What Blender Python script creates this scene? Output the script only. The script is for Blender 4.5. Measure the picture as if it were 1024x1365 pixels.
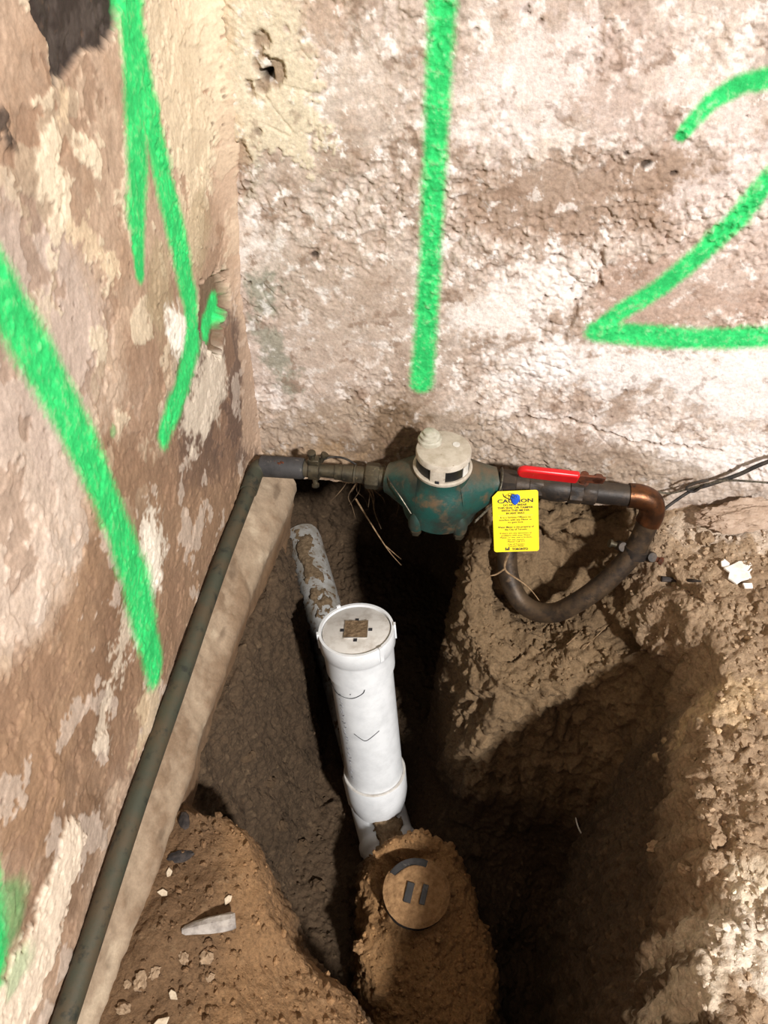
import bpy, bmesh, math, random
import numpy as np
from mathutils.bvhtree import BVHTree
from mathutils import Vector, Matrix, geometry

for o in list(bpy.data.objects):
    bpy.data.objects.remove(o)
random.seed(7)
SC = bpy.context.scene
COL = SC.collection

# ------------------------------------------------------------------ camera
# world: x to the right along the back wall, y into the back wall, z up, corner of the walls at the origin
F = 1060.0
PITCH, YAW = math.radians(46.0), math.radians(7.15)
fw = np.array([-math.sin(YAW)*math.cos(PITCH), math.cos(YAW)*math.cos(PITCH), -math.sin(PITCH)])
rt = np.array([math.cos(YAW), math.sin(YAW), 0.0])
up = np.cross(rt, fw)
CAM = np.array([0.33648596, -0.98155204, 0.90967512])
cd = bpy.data.cameras.new('camera')
cam = bpy.data.objects.new('camera', cd)
COL.objects.link(cam)
M = Matrix((( rt[0], up[0], -fw[0], CAM[0]), (rt[1], up[1], -fw[1], CAM[1]), (rt[2], up[2], -fw[2], CAM[2]), (0, 0, 0, 1)))
cam.matrix_world = M
cd.sensor_fit = 'HORIZONTAL'; cd.sensor_width = 36.0; cd.lens = F/1024*36.0
cd.clip_start = 0.02; cd.clip_end = 50
SC.camera = cam

# ------------------------------------------------------------------ light
w = bpy.data.worlds.new('world'); SC.world = w; w.use_nodes = True
w.node_tree.nodes['Background'].inputs[0].default_value = (1.0, 0.95, 0.90, 1)
w.node_tree.nodes['Background'].inputs[1].default_value = 0.14
ld = bpy.data.lights.new('work_lamp', 'POINT'); ld.energy = 780; ld.color = (1.0, 0.97, 0.935); ld.shadow_soft_size = 0.13
lamp = bpy.data.objects.new('work_lamp', ld); COL.objects.link(lamp); lamp.location = (2.20, -3.00, 2.70)
SC.view_settings.view_transform = 'Standard'; SC.view_settings.look = 'None'
SC.view_settings.gamma = 1.0; SC.view_settings.use_curve_mapping = False
SC.view_settings.exposure = 0.48

# ------------------------------------------------------------------ measuring helpers
def ray(px, py): return rt*(px-512)/F + up*(682-py)/F + fw
def atz(px, py, z):
    r = ray(px, py); return CAM + r*((z-CAM[2])/r[2])
def aty(px, py, y):
    r = ray(px, py); return CAM + r*((y-CAM[1])/r[1])
def atx(px, py, x):
    r = ray(px, py); return CAM + r*((x-CAM[0])/r[0])
def lin(c):
    c = np.array(c, float)/255.0
    return np.where(c <= 0.04045, c/12.92, ((c+0.055)/1.055)**2.4)
def lin4(c): return tuple(lin(c)) + (1.0,)

# ------------------------------------------------------------------ noise
_rs = np.random.RandomState(3)
_perm = _rs.permutation(256).astype(np.int32); _perm = np.concatenate([_perm, _perm, _perm])
_g = _rs.normal(size=(256, 3)); _g /= np.linalg.norm(_g, axis=1)[:, None]
_gx, _gy, _gz = [np.ascontiguousarray(_g[:, i], np.float32) for i in range(3)]
_a2 = _rs.rand(256)*2*math.pi; _hx = np.cos(_a2).astype(np.float32); _hy = np.sin(_a2).astype(np.float32)
_rj = _rs.rand(256, 3).astype(np.float32)
def _fr(v):
    fl = np.floor(v); f = (v-fl).astype(np.float32); i = fl.astype(np.int32) & 255
    return i, f, f*f*f*(f*(f*6-15)+10)
def pnoise(P):
    if P.shape[1] == 2: return pnoise2(P)
    i, x, u = _fr(P[:, 0]); j, y, v = _fr(P[:, 1]); k, z, w_ = _fr(P[:, 2])
    r = []
    for a in (0, 1):
        ha = _perm[i+a]
        rb = []
        for b in (0, 1):
            hb = _perm[ha + (j+b)] if True else 0
            rc = []
            for c in (0, 1):
                h = _perm[hb + (k+c)]
                rc.append(_gx[h]*(x-a) + _gy[h]*(y-b) + _gz[h]*(z-c))
            rb.append(rc[0] + w_*(rc[1]-rc[0]))
        r.append(rb[0] + v*(rb[1]-rb[0]))
    return (r[0] + u*(r[1]-r[0]))*1.6
def pnoise2(P):
    i, x, u = _fr(P[:, 0]); j, y, v = _fr(P[:, 1])
    r = []
    for a in (0, 1):
        ha = _perm[i+a]; rb = []
        for b in (0, 1):
            h = _perm[ha + (j+b)]
            rb.append(_hx[h]*(x-a) + _hy[h]*(y-b))
        r.append(rb[0] + v*(rb[1]-rb[0]))
    return (r[0] + u*(r[1]-r[0]))*1.5
def fbm(P, size, octaves=3, off=0.0, gain=0.5):
    r = 0; a = 1.0; s = 1.0/size; t = 0
    for o in range(octaves):
        r = r + a*pnoise(P*s + off + o*17.3); t += a; a *= gain; s *= 2.03
    return r/t
def worley(P, size, ids=None):
    Q = (P/size); D = Q.shape[1]; fl = np.floor(Q).astype(np.int32); fr = (Q-fl).astype(np.float32)
    d1 = np.full(len(P), 9.0, np.float32); d2 = d1.copy()
    for a in (-1, 0, 1):
        ha = _perm[(fl[:, 0]+a) & 255]
        for b in (-1, 0, 1):
            hb = _perm[ha + ((fl[:, 1]+b) & 255)]
            for c in ((-1, 0, 1) if D == 3 else (0,)):
                h = _perm[hb + ((fl[:, 2]+c) & 255)] if D == 3 else hb
                d = (a+_rj[h, 0]-fr[:, 0])**2 + (b+_rj[h, 1]-fr[:, 1])**2
                if D == 3: d += (c+_rj[h, 2]-fr[:, 2])**2
                d2 = np.minimum(d2, np.maximum(d1, d))
                if ids is not None: ids[:] = np.where(d < d1, h, ids)
                d1 = np.minimum(d1, d)
    return np.sqrt(d1), np.sqrt(d2)
def sstep(a, b, x):
    t = np.clip((x-a)/(b-a), 0, 1); return t*t*(3-2*t)
def segdist(U, a, b):
    ab = b-a; t = np.clip(((U-a)@ab)/max(ab@ab, 1e-12), 0, 1)
    return np.linalg.norm(U - a - t[:, None]*ab, axis=1), t
def polysd(U, poly, reach=0.12):
    poly = np.array(poly, float); n = len(poly)
    out = np.full(len(U), 9.0, np.float32)
    lo = poly.min(0)-reach; hi = poly.max(0)+reach
    k = np.nonzero((U[:, 0] > lo[0]) & (U[:, 0] < hi[0]) & (U[:, 1] > lo[1]) & (U[:, 1] < hi[1]))[0]
    if not len(k): return out
    x = U[k, 0].astype(np.float32); y = U[k, 1].astype(np.float32)
    d = np.full(len(k), 81.0, np.float32); ins = np.zeros(len(k), bool)
    for i in range(n):
        a, b = poly[i], poly[(i+1) % n]; ex, ey = b-a
        t = np.clip(((x-a[0])*ex + (y-a[1])*ey)/max(ex*ex+ey*ey, 1e-12), 0, 1)
        d = np.minimum(d, (x-a[0]-t*ex)**2 + (y-a[1]-t*ey)**2)
        if ey != 0: ins ^= ((a[1] > y) != (b[1] > y)) & (x < ex*(y-a[1])/ey + a[0])
    d = np.sqrt(d); out[k] = np.where(ins, -d, d); return out

# ------------------------------------------------------------------ mesh helpers
def mesh_np(name, V, quads=None, tris=None, smooth=True):
    me = bpy.data.meshes.new(name)
    V = np.asarray(V, np.float32)
    me.vertices.add(len(V)); me.vertices.foreach_set('co', V.ravel())
    parts = []
    if quads is not None and len(quads): parts.append(np.asarray(quads, np.int32))
    if tris is not None and len(tris): parts.append(np.asarray(tris, np.int32))
    loops = np.concatenate([p.ravel() for p in parts]); sizes = np.concatenate([np.full(len(p), p.shape[1], np.int32) for p in parts])
    me.loops.add(len(loops)); me.loops.foreach_set('vertex_index', loops)
    me.polygons.add(len(sizes)); st = np.concatenate([[0], np.cumsum(sizes)[:-1]]).astype(np.int32)
    me.polygons.foreach_set('loop_start', st); me.polygons.foreach_set('loop_total', sizes)
    me.polygons.foreach_set('use_smooth', np.full(len(sizes), smooth))
    me.update(calc_edges=True); me.validate()
    return me
def set_col(me, C, name='col'):
    a = me.color_attributes.new(name, 'FLOAT_COLOR', 'POINT')
    if C.shape[1] == 3: C = np.concatenate([C, np.ones((len(C), 1))], 1)
    a.data.foreach_set('color', np.asarray(C, np.float32).ravel())
def set_val(me, v, name):
    a = me.attributes.new(name, 'FLOAT', 'POINT'); a.data.foreach_set('value', np.asarray(v, np.float32))
def link(name, me, mat=None, parent=None):
    o = bpy.data.objects.new(name, me); COL.objects.link(o)
    if mat: me.materials.append(mat)
    if parent: o.parent = parent
    return o
def tag(o, label=None, cat=None, group=None, kind=None):
    if label: o['label'] = label
    if cat: o['category'] = cat
    if group: o['group'] = group
    if kind: o['kind'] = kind
    return o
def empty(name, loc, label=None, cat=None, group=None):
    o = bpy.data.objects.new(name, None); COL.objects.link(o); o.location = loc
    o.empty_display_size = 0.02
    bpy.context.view_layer.update()
    return tag(o, label, cat, group)

class MB:
    """collects geometry in world coordinates; build() makes one mesh object"""
    def __init__(s): s.v = []; s.f = []
    def add(s, V, Fs):
        b = len(s.v); s.v += [tuple(map(float, p)) for p in V]; s.f += [tuple(i+b for i in f) for f in Fs]; return s
    def tube(s, pts, r, seg=16, cap=True, jit=0.0, flat=None):
        P = [np.array(p, float) for p in pts]; n = len(P)
        R = r if hasattr(r, '__len__') else [r]*n
        T = [P[min(i+1, n-1)] - P[max(i-1, 0)] for i in range(n)]
        for i in range(n):
            l = np.linalg.norm(T[i])
            T[i] = T[i]/l if l > 1e-9 else T[i-1]
        a = np.array([0, 0, 1.0]) if abs(T[0][2]) < 0.9 else np.array([0, 1.0, 0])
        N = np.cross(T[0], a); N /= np.linalg.norm(N)
        V = []
        for i in range(n):
            N = N - T[i]*(N@T[i]); N /= np.linalg.norm(N); B = np.cross(T[i], N)
            for k in range(seg):
                t = 2*math.pi*k/seg; rr = R[i]*(1+jit*random.uniform(-1, 1))
                V.append(P[i] + rr*(math.cos(t)*N + math.sin(t)*B))
        Fs = []
        for i in range(n-1):
            for k in range(seg):
                k2 = (k+1) % seg
                Fs.append((i*seg+k, i*seg+k2, (i+1)*seg+k2, (i+1)*seg+k))
        if cap:
            Fs.append(tuple(range(seg-1, -1, -1))); Fs.append(tuple((n-1)*seg+k for k in range(seg)))
        return s.add(V, Fs)
    def lathe(s, prof, org, ax, seg=40, cap=True, hexes=None):
        """prof: list of (r, h) along the axis; hexes: set of profile rows that are six-sided"""
        ax = np.array(ax, float); ax /= np.linalg.norm(ax); org = np.array(org, float)
        a = np.array([0, 0, 1.0]) if abs(ax[2]) < 0.9 else np.array([0, 1.0, 0])
        N = np.cross(a, ax); N /= np.linalg.norm(N); B = np.cross(ax, N)
        V = []
        for i, (r, h) in enumerate(prof):
            for k in range(seg):
                t = 2*math.pi*k/seg; rr = r
                if hexes and i in hexes:
                    m = hexes[i]; q = (t % (2*math.pi/m)) - math.pi/m; rr = r*math.cos(math.pi/m)/math.cos(q)
                V.append(org + ax*h + rr*(math.cos(t)*N + math.sin(t)*B))
        Fs = []; n = len(prof)
        for i in range(n-1):
            for k in range(seg):
                k2 = (k+1) % seg
                Fs.append((i*seg+k, i*seg+k2, (i+1)*seg+k2, (i+1)*seg+k))
        if cap:
            Fs.append(tuple(range(seg-1, -1, -1))); Fs.append(tuple((n-1)*seg+k for k in range(seg)))
        return s.add(V, Fs)
    def prism(s, poly, org, U, Vv, th):
        """extrude polygon (u,v) in plane by th along U x V"""
        org = np.array(org, float); U = np.array(U, float); Vv = np.array(Vv, float); W = np.cross(U, Vv); W /= np.linalg.norm(W)
        n = len(poly)
        A = [org + U*p[0] + Vv*p[1] for p in poly]; Bq = [a + W*th for a in A]
        Fs = [tuple(range(n-1, -1, -1)), tuple(range(n, 2*n))] + [(i, (i+1) % n, n+(i+1) % n, n+i) for i in range(n)]
        return s.add(A+Bq, Fs)
    def blob(s, c, r, sub=2, amp=0.2, sc=(1, 1, 1), rot=None, freq=1.3, octs=2):
        bm = bmesh.new(); bmesh.ops.create_icosphere(bm, subdivisions=sub, radius=1.0)
        off = random.uniform(0, 90)
        P = np.array([v.co[:] for v in bm.verts])
        n = fbm(P, 1/freq, octs, off, 0.6)
        P = P*(1+amp*n)[:, None]*np.array(sc)*r
        if rot is not None: P = P@np.array(rot).T
        s.add(P + np.array(c), [tuple(v.index for v in f.verts) for f in bm.faces]); bm.free(); return s
    def build(s, name, mat, parent=None, sharp=38, bevel=None):
        me = bpy.data.meshes.new(name); V = np.array(s.v)
        org = np.zeros(3)
        if parent is not None: org = np.array(parent.matrix_world.translation)
        else: org = np.array([V[:, 0].mean(), V[:, 1].mean(), V[:, 2].min()])
        me.from_pydata((V-org).tolist(), [], s.f); me.update()
        bm = bmesh.new(); bm.from_mesh(me); bmesh.ops.recalc_face_normals(bm, faces=bm.faces); bm.to_mesh(me); bm.free()
        me.polygons.foreach_set('use_smooth', np.ones(len(me.polygons), bool))
        me.set_sharp_from_angle(angle=math.radians(sharp))
        me.materials.append(mat)
        o = bpy.data.objects.new(name, me); COL.objects.link(o)
        if parent is not None: o.parent = parent
        else: o.location = org
        if bevel:
            b = o.modifiers.new('bevel', 'BEVEL'); b.width = bevel; b.segments = 2; b.limit_method = 'ANGLE'
        bpy.context.view_layer.update()
        return o
def smooth_path(pts, n=8):
    P = [np.array(p, float) for p in pts]; out = []
    for i in range(len(P)-1):
        p0 = P[max(i-1, 0)]; p1 = P[i]; p2 = P[i+1]; p3 = P[min(i+2, len(P)-1)]
        for k in range(n):
            t = k/n
            out.append(0.5*((2*p1) + (-p0+p2)*t + (2*p0-5*p1+4*p2-p3)*t*t + (-p0+3*p1-3*p2+p3)*t**3))
    out.append(P[-1]); return out

# ------------------------------------------------------------------ materials
def nodes(name):
    m = bpy.data.materials.new(name); m.use_nodes = True
    nt = m.node_tree; return m, nt, nt.nodes['Principled BSDF']
def N(nt, t, **kw):
    n = nt.nodes.new(t)
    for k, v in kw.items():
        if k.startswith('i_'):
            key = k[2:]; n.inputs[int(key) if key.isdigit() else key].default_value = v
        else: setattr(n, k, v)
    return n
def noise_tex(nt, scale, detail=4, rough=0.6, dist=0.0):
    g = nt.nodes.get('geo') or N(nt, 'ShaderNodeTexCoord', name='geo')
    n = N(nt, 'ShaderNodeTexNoise'); n.inputs['Scale'].default_value = scale; n.inputs['Detail'].default_value = detail
    n.inputs['Roughness'].default_value = rough; n.inputs['Distortion'].default_value = dist
    nt.links.new(g.outputs['Object'], n.inputs['Vector']); return n
def ramp(nt, src, stops):
    r = N(nt, 'ShaderNodeValToRGB'); e = r.color_ramp.elements
    while len(e) < len(stops): e.new(0.5)
    for q, (p, c) in zip(e, stops):
        q.position = p; q.color = c if len(c) == 4 else tuple(c)+(1,)
    nt.links.new(src, r.inputs[0]); return r
def bump(nt, bsdf, src, strength, dist):
    b = N(nt, 'ShaderNodeBump'); b.inputs['Strength'].default_value = strength; b.inputs['Distance'].default_value = dist
    nt.links.new(src, b.inputs['Height']); nt.links.new(b.outputs[0], bsdf.inputs['Normal']); return b
def mat_attr(name, rough=0.9, nscale=260, lo=0.72, hi=1.22, bstr=0.5, bdist=0.002, bscale=320):
    """base colour from the mesh's own colour attribute, broken up by fine noise"""
    m, nt, b = nodes(name)
    a = N(nt, 'ShaderNodeAttribute', attribute_name='col')
    n = noise_tex(nt, nscale, 5, 0.7)
    r = ramp(nt, n.outputs[0], [(0.28, (lo,)*3), (0.72, (hi,)*3)])
    mx = N(nt, 'ShaderNodeMix', data_type='RGBA', blend_type='MULTIPLY'); mx.inputs[0].default_value = 1.0
    nt.links.new(a.outputs['Color'], mx.inputs[6]); nt.links.new(r.outputs[0], mx.inputs[7])
    nt.links.new(mx.outputs[2], b.inputs['Base Color'])
    n2 = noise_tex(nt, bscale, 6, 0.65)
    bump(nt, b, n2.outputs[0], bstr, bdist)
    b.inputs['Roughness'].default_value = rough
    b.inputs['Specular IOR Level'].default_value = 0.25
    return m
def mat_mix(name, c1, c2, scale=40, lo=0.42, hi=0.6, rough=0.6, rough2=None, metal=0.0, bstr=0.3, bdist=0.001, bscale=200, c3=None, s3=90, t3=(0.58, 0.66), spec=0.4, detail=5):
    """two (or three) surface colours in noise patches"""
    m, nt, b = nodes(name)
    n = noise_tex(nt, scale, detail, 0.62)
    r = ramp(nt, n.outputs[0], [(lo, lin4(c1)), (hi, lin4(c2))])
    out = r.outputs[0]
    if c3 is not None:
        n3 = noise_tex(nt, s3, 5, 0.65); f3 = ramp(nt, n3.outputs[0], [(t3[0], (0, 0, 0)), (t3[1], (1, 1, 1))])
        mx = N(nt, 'ShaderNodeMix', data_type='RGBA'); nt.links.new(f3.outputs[0], mx.inputs[0]); nt.links.new(out, mx.inputs[6])
        mx.inputs[7].default_value = lin4(c3); out = mx.outputs[2]
    nt.links.new(out, b.inputs['Base Color'])
    n2 = noise_tex(nt, bscale, 5, 0.65); bump(nt, b, n2.outputs[0], bstr, bdist)
    if rough2 is not None:
        rr = ramp(nt, n.outputs[0], [(lo, (rough,)*3), (hi, (rough2,)*3)]); nt.links.new(rr.outputs[0], b.inputs['Roughness'])
    else: b.inputs['Roughness'].default_value = rough
    b.inputs['Metallic'].default_value = metal; b.inputs['Specular IOR Level'].default_value = spec
    return m
M_WALL = mat_attr('old_plaster_and_concrete', 0.92, 210, 0.74, 1.2, 0.55, 0.0025, 260)
M_WALL2 = mat_attr('smooth_lime_plaster', 0.85, 240, 0.82, 1.14, 0.35, 0.0016, 240)
M_SOIL = mat_attr('excavated_soil', 0.95, 230, 0.62, 1.3, 0.9, 0.004, 190)

# ------------------------------------------------------------------ the walls
def grid_axis(*segs):
    """segs: (start, stop, step) joined"""
    out = []
    for a, b, st in segs:
        n = max(1, int(round(abs(b-a)/st))); out.append(np.linspace(a, b, n, endpoint=False))
    out.append(np.array([segs[-1][1]])); return np.concatenate(out)
def grid_quads(nu, nv):
    i = np.arange(nu-1)[:, None]*nv + np.arange(nv-1)[None, :]; i = i.ravel()
    return np.stack([i, i+nv, i+nv+1, i+1], 1)
GREEN = lin((52, 206, 112))
def paint_mask(U, strokes, P):
    """spray paint: strokes of (points, half widths); returns coverage 0..1"""
    cov = np.zeros(len(U))
    sp = fbm(P, 0.006, 2, 31.0); sp2 = fbm(P, 0.0035, 1, 71.0); wob = fbm(P, 0.05, 2, 12.0)
    for pts, hw in strokes:
        for i in range(len(pts)-1):
            d, t = segdist(U, np.array(pts[i]), np.array(pts[i+1]))
            h = (hw[i]*(1-t) + hw[i+1]*t)*(1+0.10*wob)
            x = d/h + 0.10*sp
            cov = np.maximum(cov, 1 - sstep(0.55, 1.28, x + 0.12*sp2))
    return cov

def build_back_wall():
    xs = grid_axis((-0.25, 0.0, 0.02), (0.0, 0.92, 0.0018), (0.92, 2.6, 0.02))
    zs = grid_axis((-0.045, 0.78, 0.0018), (0.78, 2.3, 0.03))
    X, Z = np.meshgrid(xs, zs, indexing='ij'); X = X.ravel(); Z = Z.ravel()
    P = np.stack([X, Z], 1)
    def q(px, py):
        p = aty(px, py, 0.0); return np.array([p[0], p[2]])
    U0 = np.stack([X, Z], 1)
    wx = fbm(P, 0.10, 4, 5.0, 0.6); wz = fbm(P, 0.10, 4, 45.0, 0.6)
    wf = fbm(P, 0.018, 3, 25.0, 0.6); wf2 = fbm(P, 0.018, 3, 75.0, 0.6)
    U = U0 + np.stack([0.035*wx + 0.012*wf, 0.035*wz + 0.012*wf2], 1)
    n1 = fbm(P, 0.16, 5, 3.0, 0.62); n2 = fbm(P, 0.035, 4, 9.0, 0.65); n3 = fbm(P, 0.009, 3, 14.0, 0.65)
    base = lin((202, 186, 175))[None]*np.ones((len(P), 1))
    def over(C, col, m): return C*(1-m[:, None]) + np.asarray(col)[None]*m[:, None]
    C = over(base, lin((168, 146, 130)), sstep(-0.1, 0.35, n1+0.35*n2)*0.75)
    C = over(C, lin((222, 208, 196)), sstep(0.05, 0.45, -n1*0.6+0.7*n2)*0.75)
    C = over(C, lin((150, 126, 108)), sstep(0.22, 0.5, n2*0.6+0.6*n3)*0.5)
    rgh = sstep(-0.25, 0.3, fbm(P, 0.17, 3, 83.0))
    rid = 1-np.abs(fbm(P, 0.03, 3, 47.0, 0.6))*2.2
    H = 0.005*n1 + 0.0035*n2*(0.4+0.8*rgh) + 0.0026*n3*(0.15+rgh) - 0.0022*sstep(0.6, 0.98, rid)*rgh
    dk = sstep(0.55, 0.97, rid)*rgh
    C = over(C, lin((140, 116, 98)), dk*0.45)
    n4 = fbm(P, 0.02, 4, 64.0, 0.7)
    C = C*(1 + 0.30*n4 + 0.25*n3)[:, None]
    def patch(pts, col, soft=0.02, k=1.0, brk=0.0, warp=True, relief=0.0):
        nonlocal C, H
        d = polysd(U if warp else U0, [q(*p) for p in pts])
        m = 1 - sstep(-soft, soft, d + brk*0.03*(n2+0.6*n3))
        C = over(C, lin(col), m*k); H = H + relief*m
    fk = fbm(P, 0.028, 5, 101.0, 0.72); fb = fbm(P, 0.05, 5, 121.0, 0.7)
    C = over(C, lin((236, 226, 220)), sstep(0.10, 0.20, fk - 0.35*n1)*0.65)
    C = over(C, lin((150, 126, 108)), sstep(0.16, 0.26, fb + 0.30*n1)*0.55)
    # brown worn render
    patch([(615, 235), (700, 205), (800, 215), (890, 175), (960, 200), (985, 260), (900, 300), (840, 290), (770, 330), (700, 320), (610, 290)], (158, 134, 116), 0.018, 0.85, 1.5, relief=-0.003)
    patch([(640, 175), (700, 20), (830, 10), (900, 60), (870, 190), (760, 160), (700, 150)], (192, 170, 160), 0.03, 0.5, 2)
    patch([(780, 380), (830, 330), (1024, 300), (1100, 330), (1100, 440), (800, 440)], (176, 148, 132), 0.015, 0.75, 1.5, relief=-0.002)
    patch([(340, 420), (420, 300), (520, 330), (540, 470), (430, 520), (360, 500)], (180, 158, 142), 0.03, 0.6, 2)
    # pale efflorescence
    patch([(660, 470), (760, 455), (1100, 460), (1100, 570), (950, 560), (880, 520), (760, 510), (680, 520)], (240, 233, 230), 0.020, 0.95, 1.6, relief=0.002)
    patch([(700, 360), (775, 350), (780, 400), (730, 440), (660, 450), (600, 430), (640, 390)], (240, 231, 226), 0.022, 0.85, 2)
    patch([(600, 130), (690, 60), (790, 0), (790, 60), (760, 140), (700, 180), (620, 190)], (232, 220, 215), 0.022, 0.8, 2)
    patch([(900, 100), (990, 130), (1050, 220), (1000, 300), (940, 300), (900, 260), (960, 200), (900, 170)], (228, 214, 208), 0.02, 0.75, 2)
    patch([(820, 560), (930, 585), (1100, 590), (1100, 655), (930, 640), (840, 610)], (236, 228, 224), 0.02, 0.85, 1.5)
    patch([(900, 320), (1030, 240), (1100, 300), (1024, 380), (940, 400), (880, 390)], (212, 196, 186), 0.02, 0.5, 2)
    patch([(430, 10), (560, 0), (560, 120), (500, 160), (430, 120)], (206, 190, 178), 0.03, 0.5, 2)
    # cream lime wash by the corner at the top
    patch([(255, -60), (385, -60), (410, 60), (425, 150), (420, 220), (380, 200), (330, 215), (300, 210), (270, 120)], (216, 202, 178), 0.008, 0.95, 1.6, relief=0.003)
    patch([(372, -60), (470, -60), (450, 40), (430, 100), (408, 60)], (188, 164, 146), 0.015, 0.8, 1.2)
    patch([(255, -40), (300, -40), (310, 90), (320, 190), (300, 215), (265, 90)], (205, 182, 152), 0.012, 0.7, 1.0)
    # broken out spot with a small hole
    patch([(338, 40), (352, 30), (356, 75), (372, 100), (365, 118), (345, 112), (350, 80)], (150, 128, 108), 0.004, 0.9, 0.3, relief=-0.006)
    patch([(346, 94), (362, 92), (364, 106), (352, 108)], (36, 28, 24), 0.0025, 1.0, 0.0, False, relief=-0.02)
    patch([(290, 170), (312, 178), (322, 215), (330, 250), (318, 270), (300, 230)], (156, 130, 110), 0.006, 0.8, 0.6, relief=-0.005)
    # grey green mould
    patch([(340, 365), (372, 362), (380, 400), (362, 440), (390, 480), (395, 515), (365, 515), (345, 450)], (140, 142, 126), 0.012, 0.7, 1.0)
    patch([(330, 180), (352, 200), (345, 260), (330, 280)], (186, 178, 160), 0.01, 0.6, 1.0)
    # damp dirty foot of the wall, and a dark brown blotch beside the meter
    patch([(330, 545), (520, 525), (660, 560), (760, 590), (860, 600), (1100, 660), (1100, 760), (330, 760)], (156, 136, 116), 0.02, 0.75, 1.4)
    patch([(500, 545), (545, 532), (570, 560), (560, 620), (480, 620), (430, 600), (490, 580)], (112, 90, 68), 0.012, 0.8, 0.8)
    patch([(345, 600), (430, 590), (480, 610), (480, 680), (340, 680)], (164, 136, 106), 0.012, 0.6, 1.0)
    patch([(720, 575), (830, 580), (850, 625), (740, 615)], (150, 128, 110), 0.012, 0.6, 1.2)
    patch([(830, 700), (1100, 690), (1100, 650), (900, 640)], (205, 192, 182), 0.012, 0.5, 1.4)
    C = over(C, lin((244, 238, 234)), sstep(0.20, 0.27, fk)*0.5*(0.35+0.65*sstep(0.1, 0.3, Z)))
    C = over(C, lin((138, 114, 97)), sstep(0.24, 0.32, fb)*0.5)
    # pits and dark specks
    d1, d2 = worley(P, 0.045)
    pit = 1 - sstep(0.05, 0.10 + 0.10*n2, d1 + 0.10*wf)
    pit = pit*sstep(0.22, 0.3, fbm(P, 0.10, 2, 88.0))
    C = over(C, lin((110, 90, 76)), pit*0.6); H -= 0.003*pit
    crack = (1 - sstep(0.0, 0.05, d2-d1))*sstep(0.12, 0.3, fbm(P, 0.2, 2, 61.0))
    H -= 0.002*crack
    for (px, py, r) in ((420, 339, 0.006), (862, 220, 0.006), (836, 205, 0.004), (898, 232, 0.004)):
        e = np.linalg.norm((U0 - q(px, py))*np.array([1.0, 1.3]) + 0.004*np.stack([wf, wf2], 1), axis=1)
        m = 1 - sstep(r*0.7, r*1.2, e); C = over(C, lin((66, 54, 46)), m*0.9); H -= 0.004*m
    # crack right of the middle, a step in the render
    for pts in (((805, 330), (800, 380), (770, 400), (752, 450)), ((690, 560), (760, 560), (850, 590), (960, 600))):
        for i in range(len(pts)-1):
            d, _ = segdist(U0 + 0.008*np.stack([wf, wf2], 1), q(*pts[i]), q(*pts[i+1]))
            m = 1 - sstep(0.001, 0.004, d); H -= 0.004*m; C = over(C, lin((140, 118, 100)), m*0.6)
    # roughly cast lower right corner stands proud
    H += 0.008*(1 - sstep(0.0, 0.16, Z))*(0.6+0.6*n2)
    # sprayed figures
    S = [([q(592, -60), q(589, 20), q(581, 180), q(574, 340), q(567, 450), q(562, 510)], [0.0165, 0.0165, 0.0155, 0.016, 0.018, 0.019]),
         ([q(908, 182), q(925, 160), q(950, 135), q(985, 113), q(1024, 104), q(1090, 110), q(1120, 150), q(1080, 190), q(1024, 240), q(985, 290), q(935, 340), q(880, 385), q(830, 415), q(796, 440)],
          [0.008, 0.010, 0.0115, 0.012, 0.0125, 0.014, 0.014, 0.014, 0.0155, 0.0155, 0.0145, 0.0145, 0.015, 0.013]),
         ([q(796, 441), q(850, 446), q(930, 451), q(1024, 450), q(1120, 450)], [0.017, 0.018, 0.017, 0.018, 0.018])]
    cov = paint_mask(U0 + 0.0016*np.stack([wf, wf2], 1), S, P)
    cov = np.clip(cov*(1.0 - 0.28*sstep(0.05, 0.5, n3 + 0.5*n2)), 0, 1)
    tone = GREEN[None]*(0.80 + 0.35*sstep(-0.4, 0.4, n2+0.5*n3))[:, None]
    C = C*(1-cov[:, None]) + tone*cov[:, None]
    me = mesh_np('wall_back', np.stack([X, -H, Z], 1), grid_quads(len(xs), len(zs))[:, ::-1])
    # the normal must face the room (-y)
    set_col(me, np.clip(C, 0, 1))
    o = link('wall_back', me, M_WALL); tag(o, kind='structure'); return o
wall_back = build_back_wall()

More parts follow.
